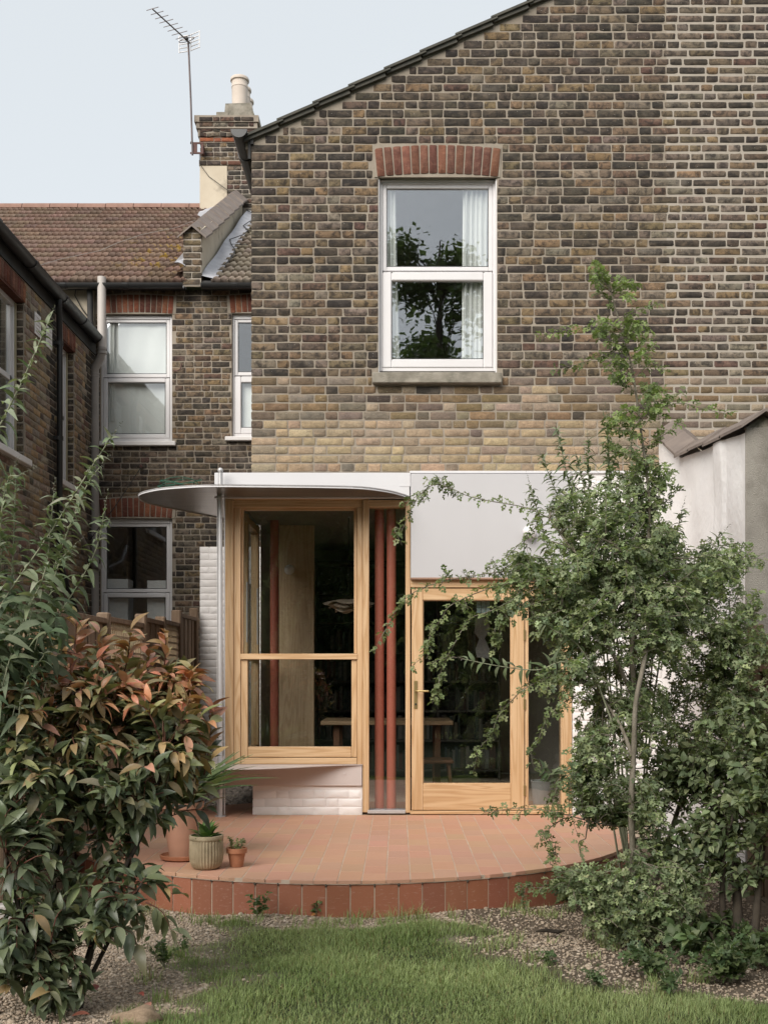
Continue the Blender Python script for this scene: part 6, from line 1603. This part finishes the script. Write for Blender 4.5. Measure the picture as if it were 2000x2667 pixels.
for i, (x, y, h, n, lb__) in enumerate(((1700, 2540, .13, 12, 'broad leaved weed below the hawthorn trunk'), (1800, 2500, .16, 14, 'leafy ground plant among the bare soil on the right'), (1900, 2560, .17, 16, 'leafy clump at the lower right corner of the garden'), (1860, 2460, .16, 14, 'leafy plant at the foot of the dark thicket'), (1960, 2520, .18, 14, 'tall leafy weed cut by the right edge of the picture'), (1430, 2520, .08, 5, 'small weed alone on the bare soil right of the lawn'), (1560, 2570, .09, 8, 'low weed where lawn meets bare soil on the right'), (1740, 2590, .10, 9, 'spreading weed in front of the broad leaved one'), (1480, 2360, .14, 12, 'leafy weed between riser and hawthorn base'))):
    weed(x, y, h, n, lb__, kind='broad' if i % 2 else 'hawthorn', size=.06 if i in (0, 1, 2, 3, 4, 8) else .035, spread=1.1, cols=[(.10, .145, .06), (.075, .115, .05), (.125, .16, .07)])
# rock, twig and fallen leaves
def rock(x, y, sx_, sy_, sz_, label, col, name='rock'):
    import bmesh
    c = G(x, y); bm = bmesh.new(); bmesh.ops.create_icosphere(bm, subdivisions=3, radius=1)
    for v_ in bm.verts:
        n_ = 1+.16*math.sin(v_.co.x*5+x)+.13*math.sin(v_.co.y*6+v_.co.z*4+y)+.06*math.sin(v_.co.z*13+v_.co.x*9); v_.co = Vector((v_.co.x*sx_*n_, v_.co.y*sy_*n_, v_.co.z*sz_*n_))
    me = bpy.data.meshes.new(name); bm.to_mesh(me); bm.free(); me.shade_smooth(); me.materials.append(M['stone']); o = link(name, me, None, (*col, 1)); o.location = (c.x, c.y, GZ+sz_*.35); tag(o, label, 'rock')
rock(365, 2665, .10, .06, .05, 'large brown stone at the bottom edge beside the photinia', (.30, .22, .15)); rock(1185, 2366, .034, .03, .026, 'pale chunk of rubble at the foot of the riser', (.42, .38, .32)); rock(1118, 2374, .03, .026, .02, 'smaller pale rubble lump left of the chunk by the riser', (.36, .32, .27)); rock(1420, 2500, .022, .016, .012, 'single larger pebble on the soil right of the lawn', (.5, .42, .33)); rock(575, 2390, .02, .016, .012, 'rounded tan pebble lying on the gravel near the riser', (.4, .32, .24))
c = G(1430, 2432); tw = MB(); tw.tube([c+Vector((-.08, 0, .012)), c+Vector((-.02, .01, .02)), c+Vector((.05, -.01, .014)), c+Vector((.09, .0, .02))], [.004, .012, .012, .004], 7); tag(tw.build('fallen_stick', M['bark_dark'], None, smooth=True), 'short dark stick lying on the soil right of the lawn', 'stick')
fl = [(380, 2605, (.33, .08, .06), 'red leaf fallen just above the big stone'), (260, 2660, (.36, .13, .09), 'pinkish fallen leaf at the bottom left'), (412, 2648, (.42, .2, .16), 'pale pink fallen leaf right of the big stone'), (390, 2452, (.22, .09, .06), 'dark red leaf lying on the gravel'), (845, 2395, (.45, .18, .05), 'orange leaf fallen beside the riser'), (265, 2600, (.3, .07, .06), 'red fallen leaf under the photinia')]
for x, y, col, lab in fl:
    c = G(x, y); V, T = LEAVES['photinia'][0]; o = link('fallen_leaf', np_mesh('fallen_leaf', V*.085, T, M['leaf_gloss'], None, True), None, (*col, 1)); o.location = (c.x-.04, c.y, GZ+.03); o.rotation_euler = (rnd.uniform(-.4, .4), -.2, rnd.uniform(0, 6)); tag(o, lab, 'leaf')

# =================================================================== GARDEN BEHIND THE VIEWPOINT (seen only as reflections in the panes; the hedge is added)
def far_tree(x, y, h, cr, label, n, bare=False):
    tr = Plant('garden_tree', (x, y, GZ), label, 'tree', 'bark_dark', 'leaf')
    tr.stem([(x, y, GZ), (x+.1, y, h*.4), (x, y+.1, h*.75), (x+.05, y, h*.96)], .16, .02, 8)
    lobes = []
    for i in range(16):
        z = h*(.12+.80*i/15); rr = cr*(1-(max(0, z/h-.3)/.7)**1.6*.7); a = i*2.4+x; rad = rr*rnd.uniform(.35, .95); lobes.append((Vector((x+rad*math.cos(a), y+rad*math.sin(a), z)), cr*rnd.uniform(.20, .42)*(1.15-.55*z/h)))
    lobes.append((Vector((x-.55*cr, y, h*.94)), cr*.20)); lobes.append((Vector((x+.25*cr, y, h*.90)), cr*.18))
    for _ in range(n):
        c_, lr = rnd.choice(lobes); p = c_+Vector((rnd.gauss(0, lr*.62), rnd.gauss(0, lr*.62), rnd.gauss(0, lr*.62))); z = p.z
        if z < GZ+.2: continue
        if rnd.random() < .07: tr.stem([(x, y, max(.5, z-1.2)), c_.lerp(Vector((x, y, z)), .4), p], .02, .006, 4)
        for _ in range(20):
            q_ = p+Vector((rnd.gauss(0, .18), rnd.gauss(0, .18), rnd.gauss(0, .15)))
            tr.leaf('diamond', q_, (rnd.gauss(0, 1), rnd.gauss(0, 1), rnd.gauss(-.3, .6)), rnd.uniform(.10, .19), jitter(rnd.choice([(.09, .13, .055), (.12, .165, .07), (.07, .105, .045)]), .2))
    tr.finish(0)
far_tree(.9, -14.5, 11.4, 1.5, 'tall leafy tree reflected in the middle of the upper window', 700)
far_tree(4.2, -17, 11.2, 2.6, 'broad tree reflected at the right of the upper window', 900)
far_tree(-3.0, -17.5, 8.8, 2.6, 'leafy tree reflected in the bay window', 800)
far_tree(.4, -19.5, 10.2, 3.0, 'distant tree standing low in the window reflections', 1000)
far_tree(-5.5, -20, 8.6, 2.8, 'leafy tree beyond the left of the window reflections', 600)
hd_ = Plant('reflection_hedge', (0, -23, GZ), 'added tall hedge behind the viewpoint, keeping sky out of the reflections', 'hedge', 'bark_dark', 'leaf')  # unseen hedge, added to darken the reflections in the panes
for _ in range(14000):
    p = Vector((rnd.uniform(-13, 13), -22+rnd.uniform(-.5, .5), GZ+rnd.random()*(7.6+.8*math.sin(rnd.random()*6)))); hd_.leaf('diamond', p, (rnd.gauss(0, .5), rnd.gauss(0, .5)+.4, rnd.gauss(.2, 1)), rnd.uniform(.2, .4), jitter((.12, .15, .085), .3))
hd_.finish(0)
MB().box(-13, 13, -23.2, -22.4, GZ, 7.2).build('hedge_core', surf('dark_hedge_fill', (.02, .025, .014), (.015, .02, .01), 5, .95), hd_.root)  # solid dark block filling the added hedge
